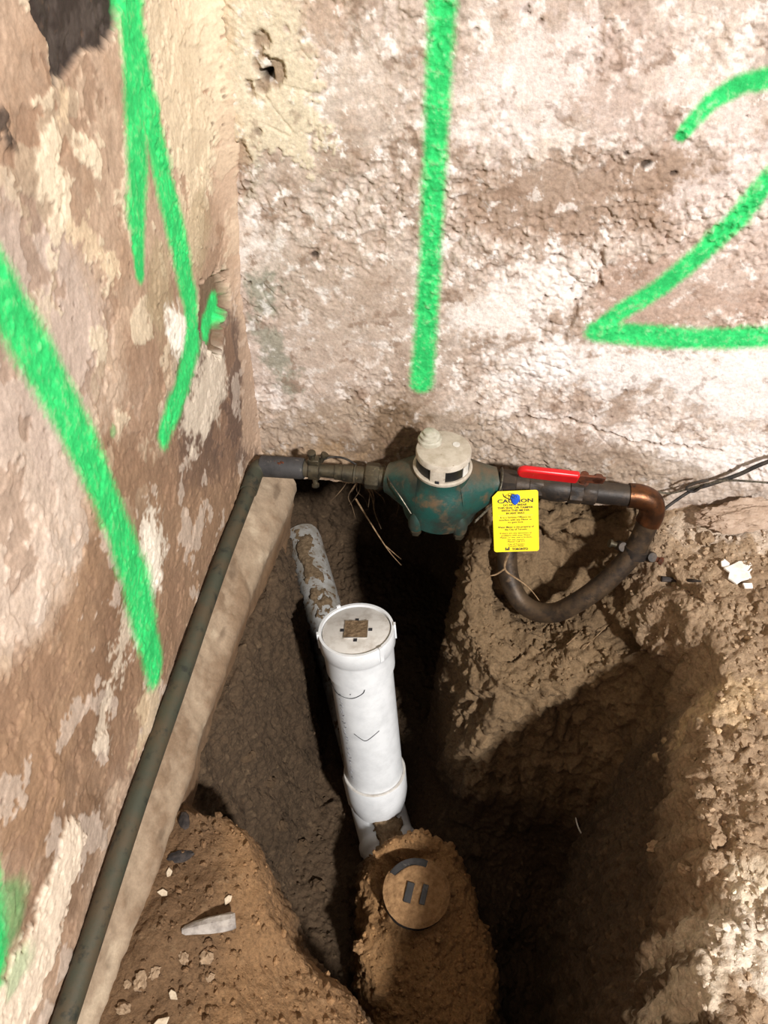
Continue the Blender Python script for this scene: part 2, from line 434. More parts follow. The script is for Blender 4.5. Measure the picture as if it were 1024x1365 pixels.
def build_left_wall():
    ys = grid_axis((-2.6, -0.98, 0.02), (-0.98, 0.0, 0.0016), (0.0, 0.06, 0.006))
    zs = grid_axis((-0.02, 0.84, 0.0016), (0.84, 2.3, 0.03))
    Y, Z = np.meshgrid(ys, zs, indexing='ij'); Y = Y.ravel(); Z = Z.ravel()
    P = np.stack([Y + 7.31, Z], 1)
    def q(px, py):
        p = atx(px, py, 0.0); return np.array([p[1], p[2]])
    U0 = np.stack([Y, Z], 1)
    wx = fbm(P, 0.09, 4, 5.0, 0.6); wz = fbm(P, 0.09, 4, 45.0, 0.6)
    wf = fbm(P, 0.016, 3, 25.0, 0.6); wf2 = fbm(P, 0.016, 3, 75.0, 0.6)
    U = U0 + np.stack([0.022*wx + 0.008*wf, 0.022*wz + 0.008*wf2], 1)
    n1 = fbm(P, 0.15, 5, 3.0, 0.6); n2 = fbm(P, 0.03, 4, 9.0, 0.62); n3 = fbm(P, 0.008, 3, 14.0, 0.62)
    def over(C, col, m): return C*(1-m[:, None]) + np.asarray(col)[None]*m[:, None]
    C = lin((186, 160, 138))[None]*np.ones((len(P), 1))
    C = over(C, lin((162, 132, 108)), sstep(-0.15, 0.35, n1+0.3*n2)*0.7)
    C = over(C, lin((206, 184, 160)), sstep(0.1, 0.45, -n1*0.7+0.4*n2)*0.6)
    H = 0.005*n1 + 0.0011*n2 + 0.0006*n3
    C = C*(1 + 0.18*n2 + 0.16*n3)[:, None]
    def patch(pts, col, soft=0.012, k=1.0, brk=0.0, warp=True, relief=0.0):
        nonlocal C, H
        d = polysd(U if warp else U0, [q(*p) for p in pts])
        m = 1 - sstep(-soft, soft, d + brk*0.025*(n2+0.5*n3))
        C = over(C, lin(col), m*k); H = H + relief*m
    yy, zz_ = P[:, 0]-7.31, P[:, 1]
    up_ = sstep(0.25, 0.45, zz_)*sstep(-0.55, -0.40, yy)
    f1 = fbm(P, 0.07, 5, 141.0, 0.6); f2 = fbm(P, 0.09, 5, 161.0, 0.6); f3 = fbm(P*np.array([1.0, 0.45]), 0.02, 4, 181.0, 0.65)
    # greyer plaster at the left, browner towards the floor
    patch([(-80, 230), (60, 270), (110, 330), (140, 420), (130, 520), (90, 620), (60, 800), (-80, 900)], (196, 178, 166), 0.03, 0.8, 1.0)
    patch([(-80, 640), (30, 600), (110, 690), (90, 780), (30, 860), (-80, 900)], (214, 194, 176), 0.03, 0.7, 1.5)
    patch([(110, 560), (200, 600), (300, 600), (330, 640), (250, 850), (170, 1000), (110, 1100), (40, 1150), (-80, 1100), (-80, 950), (60, 860), (120, 720)], (152, 120, 92), 0.02, 0.8, 1.0)
    patch([(170, 430), (230, 380), (300, 470), (330, 600), (230, 660), (160, 560)], (150, 120, 98), 0.025, 0.7, 1.0)
    patch([(225, 470), (290, 400), (335, 440), (342, 610), (300, 640), (240, 660)], (98, 78, 68), 0.018, 0.85, 1.2)
    patch([(130, 560), (250, 600), (330, 620), (240, 880), (170, 1040), (60, 1160), (120, 900)], (132, 106, 86), 0.02, 0.5, 1.5)
    patch([(60, 1130), (110, 1050), (150, 1080), (110, 1200), (50, 1300), (10, 1250)], (118, 92, 70), 0.02, 0.7, 1.2)
    patch([(150, 760), (200, 850), (140, 1010), (100, 1000), (120, 880)], (124, 96, 74), 0.02, 0.6, 1.2)
    m = sstep(0.10, 0.125, f1)*up_; C = over(C, lin((220, 204, 178)), m*0.75); H = H + 0.0010*m
    m = sstep(0.14, 0.165, f2); C = over(C, lin((146, 116, 94)), m*0.5); H = H - 0.0010*m
    m = sstep(0.16, 0.18, -f2)*(1-up_); C = over(C, lin((206, 190, 176)), m*0.55); H = H + 0.0008*m
    C = C*(1 + 0.22*f3)[:, None]
    # cream remnants
    cream = (232, 216, 190)
    patch([(45, 180), (62, 160), (75, 185), (72, 215), (92, 235), (100, 270), (102, 300), (88, 310), (78, 290), (62, 255), (48, 250), (40, 215)], cream, 0.003, 0.95, 0.5, relief=0.0015)
    patch([(100, 200), (112, 168), (122, 170), (134, 205), (134, 230), (128, 228), (122, 205), (108, 208)], cream, 0.003, 0.95, 0.5, relief=0.0015)
    patch([(70, 112), (80, 120), (82, 160), (74, 160)], (224, 200, 168), 0.003, 0.8, 0.5)
    patch([(180, -20), (262, -20), (268, 80), (278, 160), (285, 220), (262, 260), (262, 330), (232, 330), (240, 240), (214, 190), (205, 90)], (220, 202, 174), 0.006, 0.9, 2.4, relief=0.002)
    patch([(228, 300), (262, 250), (284, 300), (270, 360), (250, 370)], (186, 166, 136), 0.012, 0.7, 0.8)
    patch([(200, 330), (226, 320), (232, 400), (212, 460), (196, 400)], (176, 158, 128), 0.012, 0.7, 0.8)
    patch([(90, 295), (120, 300), (160, 350), (150, 390), (120, 330)], (226, 204, 172), 0.004, 0.7, 1.6)
    patch([(110, 560), (150, 470), (170, 520), (140, 560), (120, 600)], (206, 186, 166), 0.012, 0.5, 1.4)
    # old corner fillet, rounded
    patch([(262, 30), (290, 40), (310, 230), (345, 400), (350, 600), (325, 600), (315, 420), (280, 240)], (200, 172, 148), 0.008, 0.6, 0.8)
    # crystalline white blooms
    patch([(226, 420), (240, 405), (252, 430), (250, 470), (232, 478), (222, 450)], (246, 240, 228), 0.008, 0.95, 0.8)
    patch([(262, 480), (300, 455), (300, 520), (275, 580), (255, 590), (245, 560)], (222, 208, 190), 0.014, 0.8, 1.8)
    patch([(205, 672), (220, 720), (210, 770), (200, 830), (175, 860), (185, 760), (190, 700)], (238, 228, 212), 0.010, 0.9, 1.6)
    patch([(180, 800), (170, 850), (150, 930), (142, 1000), (125, 1010), (140, 930), (160, 830)], (214, 198, 178), 0.006, 0.8, 1.4)
    patch([(215, 880), (200, 990), (178, 1010), (190, 920)], (214, 192, 160), 0.008, 0.7, 1.4)
    patch([(100, 1075), (112, 1110), (85, 1200), (50, 1330), (20, 1400), (-60, 1420), (5, 1300), (50, 1200), (85, 1110)], (234, 216, 194), 0.005, 0.92, 0.7, relief=0.004)
    patch([(130, 1250), (140, 1180), (110, 1330), (70, 1420), (60, 1400), (100, 1290)], (176, 160, 132), 0.008, 0.7, 1.0)
    patch([(255, 820), (330, 640), (338, 650), (262, 850), (215, 980)], (196, 172, 146), 0.008, 0.6, 1.2)
    # the black hole where the plaster has fallen away, and a dark flake at the edge
    patch([(45, -60), (46, 20), (60, 60), (64, 102), (100, 92), (122, 75), (146, 66), (158, 20), (160, -60)], (50, 43, 40), 0.004, 0.97, 0.10, relief=-0.006)
    patch([(64, 60), (110, 60), (140, 30), (120, 0), (80, 20)], (92, 82, 76), 0.012, 0.6, 1.5)
    patch([(-20, 130), (0, 140), (12, 175), (22, 200), (0, 190), (-20, 180)], (78, 66, 58), 0.003, 0.95, 0.3, relief=0.003)
    # broken pocket in the corner
    patch([(270, 372), (300, 365), (306, 400), (300, 440), (296, 472), (276, 478), (270, 430)], (112, 92, 72), 0.005, 0.9, 0.5, relief=-0.016)
    # specks
    d1, d2 = worley(P, 0.03)
    sp = (1 - sstep(0.04, 0.08, d1+0.1*wf))*sstep(0.1, 0.2, fbm(P, 0.1, 2, 88.0))
    C = over(C, lin((92, 72, 58)), sp*0.7); H -= 0.0015*sp
    grain = sstep(0.25, 0.5, n3)*sstep(0.0, 0.3, fbm(P, 0.12, 2, 70.0))
    C = over(C, lin((120, 96, 78)), grain*0.35)
    flake = fbm(P, 0.05, 3, 55.0, 0.55); fl = sstep(0.10, 0.13, flake)*sstep(-0.1, 0.2, fbm(P, 0.25, 2, 23.0))
    H += 0.0014*fl; C = C*(1 + 0.07*fl)[:, None]
    # cove towards the back wall
    H += 0.030*np.exp(-np.clip(-Y, 0, 9)/0.022)*sstep(0.30, 0.62, Z) + 0.008*np.exp(-np.clip(-Y, 0, 9)/0.015)
    # sprayed strokes
    hw = lambda a: a
    S = [([q(168, -60), q(172, 10), q(180, 120), q(183, 200), q(182, 280), q(186, 362)], [0.018, 0.022, 0.028, 0.027, 0.026, 0.012]),
         ([q(174, -60), q(180, 40), q(196, 140), q(218, 240), q(240, 330), q(256, 400), q(258, 450), q(244, 510), q(222, 575)], [0.022, 0.024, 0.026, 0.026, 0.026, 0.024, 0.026, 0.024, 0.022]),
         ([q(-50, 310), q(10, 400), q(60, 490), q(110, 590), q(150, 690), q(182, 780), q(205, 890)], [0.024, 0.025, 0.025, 0.025, 0.026, 0.033, 0.026]),
         ([q(300, 405), q(288, 440)], [0.017, 0.019]),
         ([q(-20, 1180), q(-10, 1290)], [0.022, 0.022])]
    cov = paint_mask(U0 + 0.0012*np.stack([wf, wf2], 1), S, P)
    cov = cov*(1.0 - 0.22*sstep(0.05, 0.5, n3+0.5*n2))
    tone = GREEN[None]*(0.88 + 0.3*sstep(-0.4, 0.4, n2+0.5*n3))[:, None]
    C = C*(1-cov[:, None]) + tone*cov[:, None]
    for (px, py, r, k) in ((152, 570, 0.010, 0.45), (5, 1230, 0.035, 0.5), (20, 1290, 0.02, 0.35)):
        e = np.linalg.norm(U - q(px, py), axis=1); m = (1-sstep(r*0.4, r*1.2, e))*k
        C = C*(1-m[:, None]) + (GREEN*0.7)[None]*m[:, None]
    me = mesh_np('wall_left', np.stack([H, Y, Z], 1), grid_quads(len(ys), len(zs)))
    set_col(me, np.clip(C, 0, 1))
    o = link('wall_left', me, M_WALL2); tag(o, kind='structure'); return o
wall_left = build_left_wall()

# the mass of each wall behind its face
def wall_core(name, lo, hi, parent):
    xs_, ys_, zs_ = zip(lo, hi); V = [(x, y, z) for x in xs_ for y in ys_ for z in zs_]
    me = mesh_np(name, V, [(0, 1, 3, 2), (4, 6, 7, 5), (0, 4, 5, 1), (2, 3, 7, 6), (0, 2, 6, 4), (1, 5, 7, 3)], smooth=False)
    set_col(me, np.tile(lin((140, 120, 100)), (8, 1))); return link(name, me, M_WALL, parent)
wall_core('masonry', (-0.30, 0.035, -0.040), (2.6, 0.75, 2.3), wall_back)
wall_core('masonry', (-0.45, -2.6, -0.040), (-0.035, 0.75, 2.3), wall_left)

# footing ledge along the left wall: solid concrete with a broken lower edge
def build_ledge():
    ys = grid_axis((-2.2, -0.95, 0.02), (-0.95, -0.03, 0.003))
    ss = np.linspace(0, 1, 44)
    Yg, Sg = np.meshgrid(ys, ss, indexing='ij')
    kx = np.interp(ys, [-2.2, -0.95, -0.815, -0.60, -0.424, -0.252, -0.12, -0.07, -0.03], [0.014, 0.015, 0.016, 0.028, 0.028, 0.037, 0.052, 0.058, 0.060])
    W = kx[:, None]
    # cross-section: top from the wall outwards, round the nose, down and back
    X = np.where(Sg < 0.5, Sg/0.5*W, np.where(Sg < 0.7, W + 0.008*np.sin((Sg-0.5)/0.2*math.pi), W - (Sg-0.7)/0.3*0.015))
    Zs = np.where(Sg < 0.5, 0.026 - 0.046*(Sg/0.5)**1.1, np.where(Sg < 0.7, -0.020 - 0.045*(Sg-0.5)/0.2, -0.065 - 0.10*(Sg-0.7)/0.3))
    P = np.stack([X.ravel(), Yg.ravel(), Zs.ravel()], 1)
    n1 = fbm(P, 0.07, 4, 2.0); n2 = fbm(P, 0.02, 4, 8.0, 0.6)
    D = np.stack([0.007*n1+0.003*n2, 0*n1, 0.005*fbm(P, 0.05, 4, 33.0)+0.002*n2], 1)*sstep(0.0, 0.02, P[:, 0])[:, None]
    C = lin((158, 138, 116))[None]*np.ones((len(P), 1))
    def over(C, col, m): return C*(1-m[:, None]) + lin(col)[None]*m[:, None]
    C = over(C, (120, 96, 74), sstep(0.0, 0.4, n1+0.4*n2)*0.7)
    C = over(C, (194, 176, 152), sstep(0.1, 0.4, -n1+0.3*n2)*0.7)
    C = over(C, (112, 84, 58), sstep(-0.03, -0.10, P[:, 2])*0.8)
    st = sstep(0.25, 0.5, fbm(P*np.array([1, 0.35, 1]), 0.018, 3, 77.0))*sstep(-0.5, -0.1, P[:, 1]*-1-0.6)
    C = over(C, (96, 78, 62), sstep(0.3, 0.55, fbm(P*np.array([1, 0.4, 1]), 0.03, 3, 66.0))*0.6)
    me = mesh_np('footing_ledge', P + D, grid_quads(len(ys), len(ss)))
    set_col(me, np.clip(C, 0, 1)); return link('footing_ledge', me, M_WALL2, wall_left)
build_ledge()

# ------------------------------------------------------------------ the dug ground
PTS = []; EDG = []
def chain(*pts):
    b = len(PTS); PTS.extend(pts); EDG.extend((b+i, b+i+1) for i in range(len(pts)-1))
X0, X1, Y0, Y1 = -0.30, 1.30, -1.40, 0.66
# right rim of the hole, then round the front (behind the viewer) and up the left bank
chain((0.56, 0.03, -0.09), (0.63, -0.03, -0.075), (0.675, -0.09, -0.07), (0.70, -0.16, -0.06), (0.735, -0.25, -0.050), (0.735, -0.31, -0.045), (0.70, -0.40, -0.055), (0.672, -0.50, -0.055), (0.668, -0.58, -0.04), (0.672, -0.63, -0.025),
      (0.640, -0.69, -0.02), (0.632, -0.76, -0.01), (0.63, -0.90, -0.01), (0.60, -1.04, -0.03), (0.50, -1.14, -0.03), (0.38, -1.14, -0.03), (0.26, -1.02, -0.04), (0.24, -0.90, -0.07))
# left bank crest
chain((0.24, -0.90, -0.07), (0.30, -0.80, -0.19), (0.268, -0.735, -0.20), (0.222, -0.715, -0.17), (0.178, -0.69, -0.10), (0.150, -0.64, -0.07), (0.128, -0.605, -0.065), (0.09, -0.590, -0.055), (0.045, -0.590, -0.05), (0.0, -0.60, -0.06))
chain((0.05, -0.75, -0.035), (0.10, -0.70, -0.045), (0.13, -0.76, -0.06))
chain((0.04, -0.86, -0.05), (0.12, -0.86, -0.05), (0.18, -0.84, -0.07))
# foot of the left bank (hidden behind its crest)
chain((0.42, -0.84, -0.62), (0.34, -0.74, -0.64), (0.25, -0.690, -0.70), (0.185, -0.64, -0.72), (0.15, -0.59, -0.72), (0.12, -0.55, -0.72), (0.085, -0.53, -0.71))
# left side under the ledge
chain((0.0, -0.55, -0.12), (0.03, -0.45, -0.12), (0.045, -0.30, -0.12), (0.06, -0.15, -0.12), (0.055, -0.05, -0.14), (0.0, 0.02, -0.16), (-0.06, 0.12, -0.18))
chain((0.035, -0.52, -0.42), (0.045, -0.40, -0.42), (0.055, -0.30, -0.42), (0.065, -0.18, -0.42), (0.06, -0.06, -0.42), (0.0, 0.06, -0.42), (-0.05, 0.16, -0.42), (-0.13, 0.28, -0.42))
chain((0.085, -0.53, -0.71), (0.095, -0.40, -0.72), (0.10, -0.28, -0.73), (0.085, -0.14, -0.73), (0.055, -0.02, -0.72), (0.0, 0.12, -0.71), (-0.06, 0.26, -0.70), (-0.10, 0.36, -0.68))
# back of the undermined space
chain((-0.10, 0.36, -0.68), (-0.03, 0.40, -0.66), (0.06, 0.40, -0.64), (0.16, 0.40, -0.66), (0.28, 0.38, -0.70), (0.36, 0.30, -0.72))
chain((-0.16, 0.40, -0.40), (-0.05, 0.47, -0.40), (0.08, 0.46, -0.38), (0.20, 0.47, -0.40), (0.34, 0.44, -0.40), (0.41, 0.32, -0.40))
chain((-0.25, 0.42, -0.10), (-0.08, 0.56, -0.10), (0.10, 0.56, -0.10), (0.24, 0.56, -0.10), (0.40, 0.52, -0.10), (0.47, 0.34, -0.10))
# left flank of the lobe under the meter, running back below the wall
chain((0.36, 0.30, -0.72), (0.345, 0.12, -0.72), (0.335, 0.0, -0.71), (0.325, -0.12, -0.70), (0.375, -0.255, -0.71), (0.40, -0.285, -0.71))
chain((0.41, 0.32, -0.40), (0.375, 0.12, -0.40), (0.355, 0.0, -0.42), (0.342, -0.10, -0.43), (0.375, -0.205, -0.45), (0.43, -0.262, -0.45), (0.52, -0.262, -0.44), (0.60, -0.262, -0.42), (0.655, -0.29, -0.40), (0.632, -0.38, -0.40), (0.605, -0.48, -0.42), (0.600, -0.58, -0.42), (0.59, -0.68, -0.42), (0.575, -0.78, -0.42), (0.56, -0.92, -0.42))
chain((0.47, 0.34, -0.10), (0.43, 0.12, -0.10), (0.385, 0.01, -0.10), (0.362, -0.06, -0.15), (0.357, -0.11, -0.21), (0.387, -0.18, -0.25), (0.43, -0.23, -0.27), (0.50, -0.235, -0.275), (0.58, -0.220, -0.255), (0.64, -0.205, -0.20), (0.70, -0.22, -0.13))
# top of the lobe and the niche behind the copper loop
chain((0.38, -0.09, -0.17), (0.41, -0.14, -0.225), (0.47, -0.165, -0.255), (0.54, -0.16, -0.245), (0.60, -0.14, -0.19), (0.65, -0.13, -0.12))
chain((0.41, -0.03, -0.13), (0.44, -0.06, -0.25), (0.50, -0.065, -0.27), (0.56, -0.055, -0.23), (0.61, -0.045, -0.15))
chain((0.42, 0.0, -0.075), (0.46, -0.01, -0.09), (0.52, -0.012, -0.10), (0.58, -0.005, -0.085))
# foot of the lobe
chain((0.40, -0.285, -0.71), (0.46, -0.30, -0.71), (0.54, -0.31, -0.73), (0.60, -0.32, -0.80), (0.63, -0.345, -0.85))
# deep pit in front right
chain((0.60, -0.32, -0.80), (0.56, -0.37, -0.84), (0.53, -0.46, -0.88), (0.545, -0.56, -0.90), (0.55, -0.66, -0.90), (0.535, -0.78, -0.85))
chain((0.63, -0.345, -0.85), (0.595, -0.46, -0.93), (0.585, -0.58, -0.94), (0.578, -0.68, -0.93), (0.56, -0.80, -0.88), (0.54, -0.92, -0.75))
chain((0.42, -0.84, -0.62), (0.48, -0.86, -0.68), (0.54, -0.92, -0.75))
chain((0.42, -0.84, -0.62), (0.36, -0.95, -0.45), (0.36, -1.10, -0.10))
# floor
chain((0.16, -0.45, -0.735), (0.17, -0.30, -0.74), (0.15, -0.15, -0.74), (0.10, 0.05, -0.735), (0.03, 0.22, -0.72))
chain((0.28, -0.28, -0.735), (0.25, -0.15, -0.73), (0.22, 0.05, -0.72), (0.15, 0.22, -0.69))
chain((0.33, -0.27, -0.72), (0.30, -0.10, -0.71), (0.28, 0.10, -0.70))
chain((0.45, -0.36, -0.755), (0.50, -0.42, -0.80))
# mound over the old pipe: top, then foot
chain((0.245, -0.410, -0.585), (0.285, -0.392, -0.565), (0.335, -0.380, -0.555), (0.383, -0.390, -0.562), (0.420, -0.450, -0.58), (0.452, -0.52, -0.61), (0.485, -0.59, -0.64), (0.47, -0.68, -0.63), (0.36, -0.68, -0.60), (0.29, -0.655, -0.62), (0.258, -0.60, -0.60), (0.248, -0.54, -0.585), (0.238, -0.47, -0.585), (0.245, -0.410, -0.585))
chain((0.20, -0.42, -0.72), (0.235, -0.375, -0.725), (0.285, -0.355, -0.73), (0.345, -0.350, -0.725), (0.41, -0.36, -0.73), (0.455, -0.43, -0.76), (0.49, -0.50, -0.80), (0.522, -0.58, -0.82), (0.515, -0.68, -0.80), (0.42, -0.84, -0.62))
chain((0.20, -0.42, -0.72), (0.212, -0.50, -0.73), (0.222, -0.57, -0.73), (0.235, -0.63, -0.72), (0.26, -0.66, -0.70))
chain((0.30, -0.47, -0.565), (0.335, -0.49, -0.565), (0.36, -0.52, -0.565))
chain((0.36, -0.60, -0.585), (0.33, -0.56, -0.575))
# right bank surface, rising a little away from the hole
chain((0.72, 0.0, -0.03), (0.83, -0.01, -0.005), (1.0, -0.02, 0.0), (1.3, -0.02, 0.0))
chain((0.78, -0.10, -0.03), (0.82, -0.20, -0.025), (0.78, -0.33, -0.035), (0.75, -0.45, -0.035), (0.73, -0.56, -0.01), (0.71, -0.66, -0.005), (0.70, -0.75, 0.0), (0.72, -0.95, -0.02))
chain((0.92, -0.15, -0.015), (0.90, -0.20, -0.01))
chain((0.82, -0.34, -0.025), (0.87, -0.29, -0.012), (0.95, -0.25, 0.0), (1.1, -0.24, 0.002))
chain((0.86, -0.42, -0.02), (0.84, -0.6, -0.01), (0.85, -0.9, 0.0))
chain((1.1, -0.4, 0.0), (1.1, -0.9, 0.0))
# under the walls and the outer frame
chain((0.62, 0.06, -0.06), (0.72, 0.05, -0.05), (1.3, 0.05, -0.05))
for p in ((X0, Y0, -0.03), (X1, Y0, -0.0), (X1, Y1, -0.06), (X0, Y1, -0.06), (0.5, Y0, -0.02), (0.05, Y0, -0.03), (X1, -0.7, 0.0), (X0, -0.6, -0.08), (X0, 0.1, -0.10), (-0.05, -0.9, -0.06), (0.05, -1.1, -0.03), (0.6, Y1, -0.06), (0.2, Y1, -0.08), (0.75, 0.3, -0.06)): chain(p)

def build_ground():
    r = geometry.delaunay_2d_cdt([Vector((p[0], p[1])) for p in PTS], EDG, [], 0, 1e-5, True)
    vco, faces, orig = r[0], r[2], r[3]
    P3 = np.array(PTS)
    # heights for output vertices (intersections take the nearest input height)
    zz = []
    for v, og in zip(vco, orig):
        if og: zz.append(P3[og[0], 2])
        else:
            d = (P3[:, 0]-v.x)**2 + (P3[:, 1]-v.y)**2; k = np.argsort(d)[:3]; wgt = 1/(d[k]+1e-9); zz.append(float((P3[k, 2]*wgt).sum()/wgt.sum()))
    st = 0.005
    xs = np.arange(X0, X1+1e-6, st); ys = np.arange(Y0, Y1+1e-6, st); nx, ny = len(xs), len(ys)
    H = np.full((nx, ny), -0.03)
    for f in faces:
        a, b, c = [np.array((vco[i].x, vco[i].y, zz[i])) for i in f]
        i0 = max(0, int((min(a[0], b[0], c[0])-X0)/st)); i1 = min(nx-1, int((max(a[0], b[0], c[0])-X0)/st)+1)
        j0 = max(0, int((min(a[1], b[1], c[1])-Y0)/st)); j1 = min(ny-1, int((max(a[1], b[1], c[1])-Y0)/st)+1)
        gx, gy = np.meshgrid(xs[i0:i1+1], ys[j0:j1+1], indexing='ij')
        den = (b[1]-c[1])*(a[0]-c[0]) + (c[0]-b[0])*(a[1]-c[1])
        if abs(den) < 1e-12: continue
        l1 = ((b[1]-c[1])*(gx-c[0]) + (c[0]-b[0])*(gy-c[1]))/den
        l2 = ((c[1]-a[1])*(gx-c[0]) + (a[0]-c[0])*(gy-c[1]))/den
        l3 = 1-l1-l2; m = (l1 > -1e-6) & (l2 > -1e-6) & (l3 > -1e-6)
        H[i0:i1+1, j0:j1+1][m] = (l1*a[2]+l2*b[2]+l3*c[2])[m]
    for _ in range(3):   # soften the facets
        Hp = np.pad(H, 1, mode='edge')
        H = (Hp[:-2, 1:-1]+Hp[2:, 1:-1]+Hp[1:-1, :-2]+Hp[1:-1, 2:]+2*Hp[1:-1, 1:-1])/6
    # hollow around the old cleanout cap
    gx, gy = np.meshgrid(xs, ys, indexing='ij')
    V = np.stack([gx.ravel(), gy.ravel(), H.ravel()], 1); nb = len(V)
    # horizontal wobble so that edges are not smooth lines
    wv = np.stack([fbm(V*np.array([1, 1, .6]), 0.11, 3, 4.0), fbm(V*np.array([1, 1, .6]), 0.11, 3, 54.0)], 1)
    V[:, :2] += 0.012*wv
    quads = grid_quads(nx, ny)
    # close into a solid
    B = V.copy(); B[:, 2] = -1.15
    ring = np.concatenate([np.arange(nx)*ny, (nx-1)*ny+np.arange(1, ny), (np.arange(nx-2, -1, -1))*ny+ny-1, np.arange(ny-2, 0, -1)])
    r2 = np.roll(ring, -1)
    side = np.stack([ring, ring+nb, r2+nb, r2], 1)
    me = mesh_np('tmp', np.concatenate([V, B]), np.concatenate([quads, quads[:, ::-1]+nb, side]))
    o = link('tmp', me); md = o.modifiers.new('r', 'REMESH'); md.mode = 'VOXEL'; md.voxel_size = 0.0031
    dg = bpy.context.evaluated_depsgraph_get(); ev = o.evaluated_get(dg); m2 = ev.to_mesh()
    nv = len(m2.vertices); V = np.empty(nv*3, np.float32); m2.vertices.foreach_get('co', V); V = V.reshape(-1, 3).astype(float)
    nf = len(m2.polygons); Q = np.empty(len(m2.loops), np.int32); m2.loops.foreach_get('vertex_index', Q)
    tot = np.empty(nf, np.int32); m2.polygons.foreach_get('loop_total', tot)
    NN = np.empty(nv*3, np.float32); m2.vertex_normals.foreach_get('vector', NN); NN = NN.reshape(-1, 3).astype(float)
    assert (tot == 4).all()
    Q = Q.reshape(-1, 4)
    ev.to_mesh_clear(); bpy.data.objects.remove(o)
    keep = ~((V[:, 2] < -1.1) | (V[:, 0] < X0+0.015) | (V[:, 0] > X1-0.015) | (V[:, 1] < Y0+0.015) | (V[:, 1] > Y1-0.015))
    # nothing of the ground can be seen deep behind the walls: drop it
    keep &= ~((V[:, 1] > 0.12) & (V[:, 0] > 0.62)) & ~((V[:, 0] < -0.05) & (V[:, 1] < -0.2))
    fk = keep[Q].all(1); Q = Q[fk]; used = np.zeros(nv, bool); used[Q.ravel()] = True
    idx = np.cumsum(used)-1; Q = idx[Q]; V = V[used]; NN = NN[used]
    x, y, z = V.T
    steep = 1 - np.clip(NN[:, 2], 0, 1)
    bv = BVHTree.FromPolygons(V.tolist(), Q.tolist())
    def hit0(px, py):
        h = bv.ray_cast(Vector(CAM), Vector(ray(px, py)).normalized())[0]; return np.array(h) if h is not None else atz(px, py, -0.1)
    # region weights
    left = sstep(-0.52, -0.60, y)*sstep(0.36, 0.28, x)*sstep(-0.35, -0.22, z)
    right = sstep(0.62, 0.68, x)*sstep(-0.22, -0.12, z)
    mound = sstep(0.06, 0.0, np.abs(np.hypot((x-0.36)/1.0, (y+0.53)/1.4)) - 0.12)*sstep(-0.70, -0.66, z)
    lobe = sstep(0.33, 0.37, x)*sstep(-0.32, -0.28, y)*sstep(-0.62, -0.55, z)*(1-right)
    n0 = fbm(V, 0.13, 3, 1.0); n1 = fbm(V, 0.045, 4, 11.0, 0.55); n2 = fbm(V, 0.014, 3, 21.0, 0.6)
    i1 = np.zeros(len(V), np.int32); i2 = np.zeros(len(V), np.int32)
    d1, d2 = worley(V + 0.014*np.stack([n1, n2, n1], 1), 0.034, i1); clod = np.clip(d2-d1, 0, 0.35)
    e1, e2 = worley(V + 0.007*np.stack([n2, n1, n2], 1), 0.015, i2); crumb = np.clip(e2-e1, 0, 0.4)
    c1 = (_rj[i1, 0]-0.5)*sstep(0.0, 0.12, d2-d1); c2 = (_rj[i2, 1]-0.5)*sstep(0.0, 0.15, e2-e1)
    rough = sstep(-0.25, 0.25, fbm(V, 0.16, 2, 71.0))
    # downward runs on steep faces
    run = fbm(V*np.array([1, 1, 0.25]), 0.035, 3, 91.0)
    amp = 1.0 - 0.15*mound - 0.30*left
    D = 0.010*n0*(0.4+0.6*amp) + amp*(0.008*n1 + 0.0035*n2) + (0.014*(clod-0.18) + 0.012*c1)*(0.35+0.65*rough)*(0.6+0.4*right)*(1-0.75*left) + (0.008*(crumb-0.2)+0.005*c2)*(1-0.5*left)*(1-0.45*right)
    D += steep*(0.016*run)*(1-left)
    rdg = np.abs(fbm(V, 0.075, 4, 40.0, 0.55)); D += lobe*(0.020*rdg*2 - 0.008)
    crk = sstep(0.06, 0.0, np.abs(fbm(V*np.array([1, 1, 0.45]), 0.08, 3, 29.0)))*sstep(-0.1, 0.2, fbm(V, 0.14, 2, 19.0)); D -= 0.014*crk*lobe + 0.006*crk*right
    # a gully below the copper loop and a hollow by the right rim
    for pts, wd, dp in (((hit0(795, 828), hit0(830, 858), hit0(872, 900)), 0.016, 0.030), ((hit0(885, 770), hit0(915, 778)), 0.014, 0.022), ((hit0(700, 700), hit0(740, 735), hit0(790, 770)), 0.022, 0.020)):
        for a, b in zip(pts[:-1], pts[1:]):
            ab = b-a; t = np.clip(((V-a)@ab)/(ab@ab), 0, 1); dd = np.linalg.norm(V-a-t[:, None]*ab, axis=1) + 0.010*n1
            D -= dp*np.exp(-(dd/wd)**2)
    cr = np.hypot(x-0.332, y+0.493); ca = np.arctan2(y+0.493, x-0.332)
    cm = sstep(0.5, 1.0, np.cos(ca-2.5)*0.5+0.6)
    D -= 0.034*np.exp(-((cr-0.072)/0.015)**2)*cm*(z > -0.66)
    V2 = V + NN*D[:, None]; print('GROUND', len(V), len(Q))
    def over(C, col, m): return C*(1-m[:, None]) + lin(col)[None]*m[:, None]
    C = lin((82, 66, 50))[None]*np.ones((len(V), 1))  # hole floor and deep sides: shade put into a darker soil colour
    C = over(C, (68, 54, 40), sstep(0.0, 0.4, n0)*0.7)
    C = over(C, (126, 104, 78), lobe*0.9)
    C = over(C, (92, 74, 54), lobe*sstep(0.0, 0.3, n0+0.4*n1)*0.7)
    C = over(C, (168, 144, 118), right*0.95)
    C = over(C, (132, 108, 84), right*sstep(-0.05, 0.3, n0+0.5*n1)*0.7)
    C = over(C, (138, 106, 74), left*0.95)
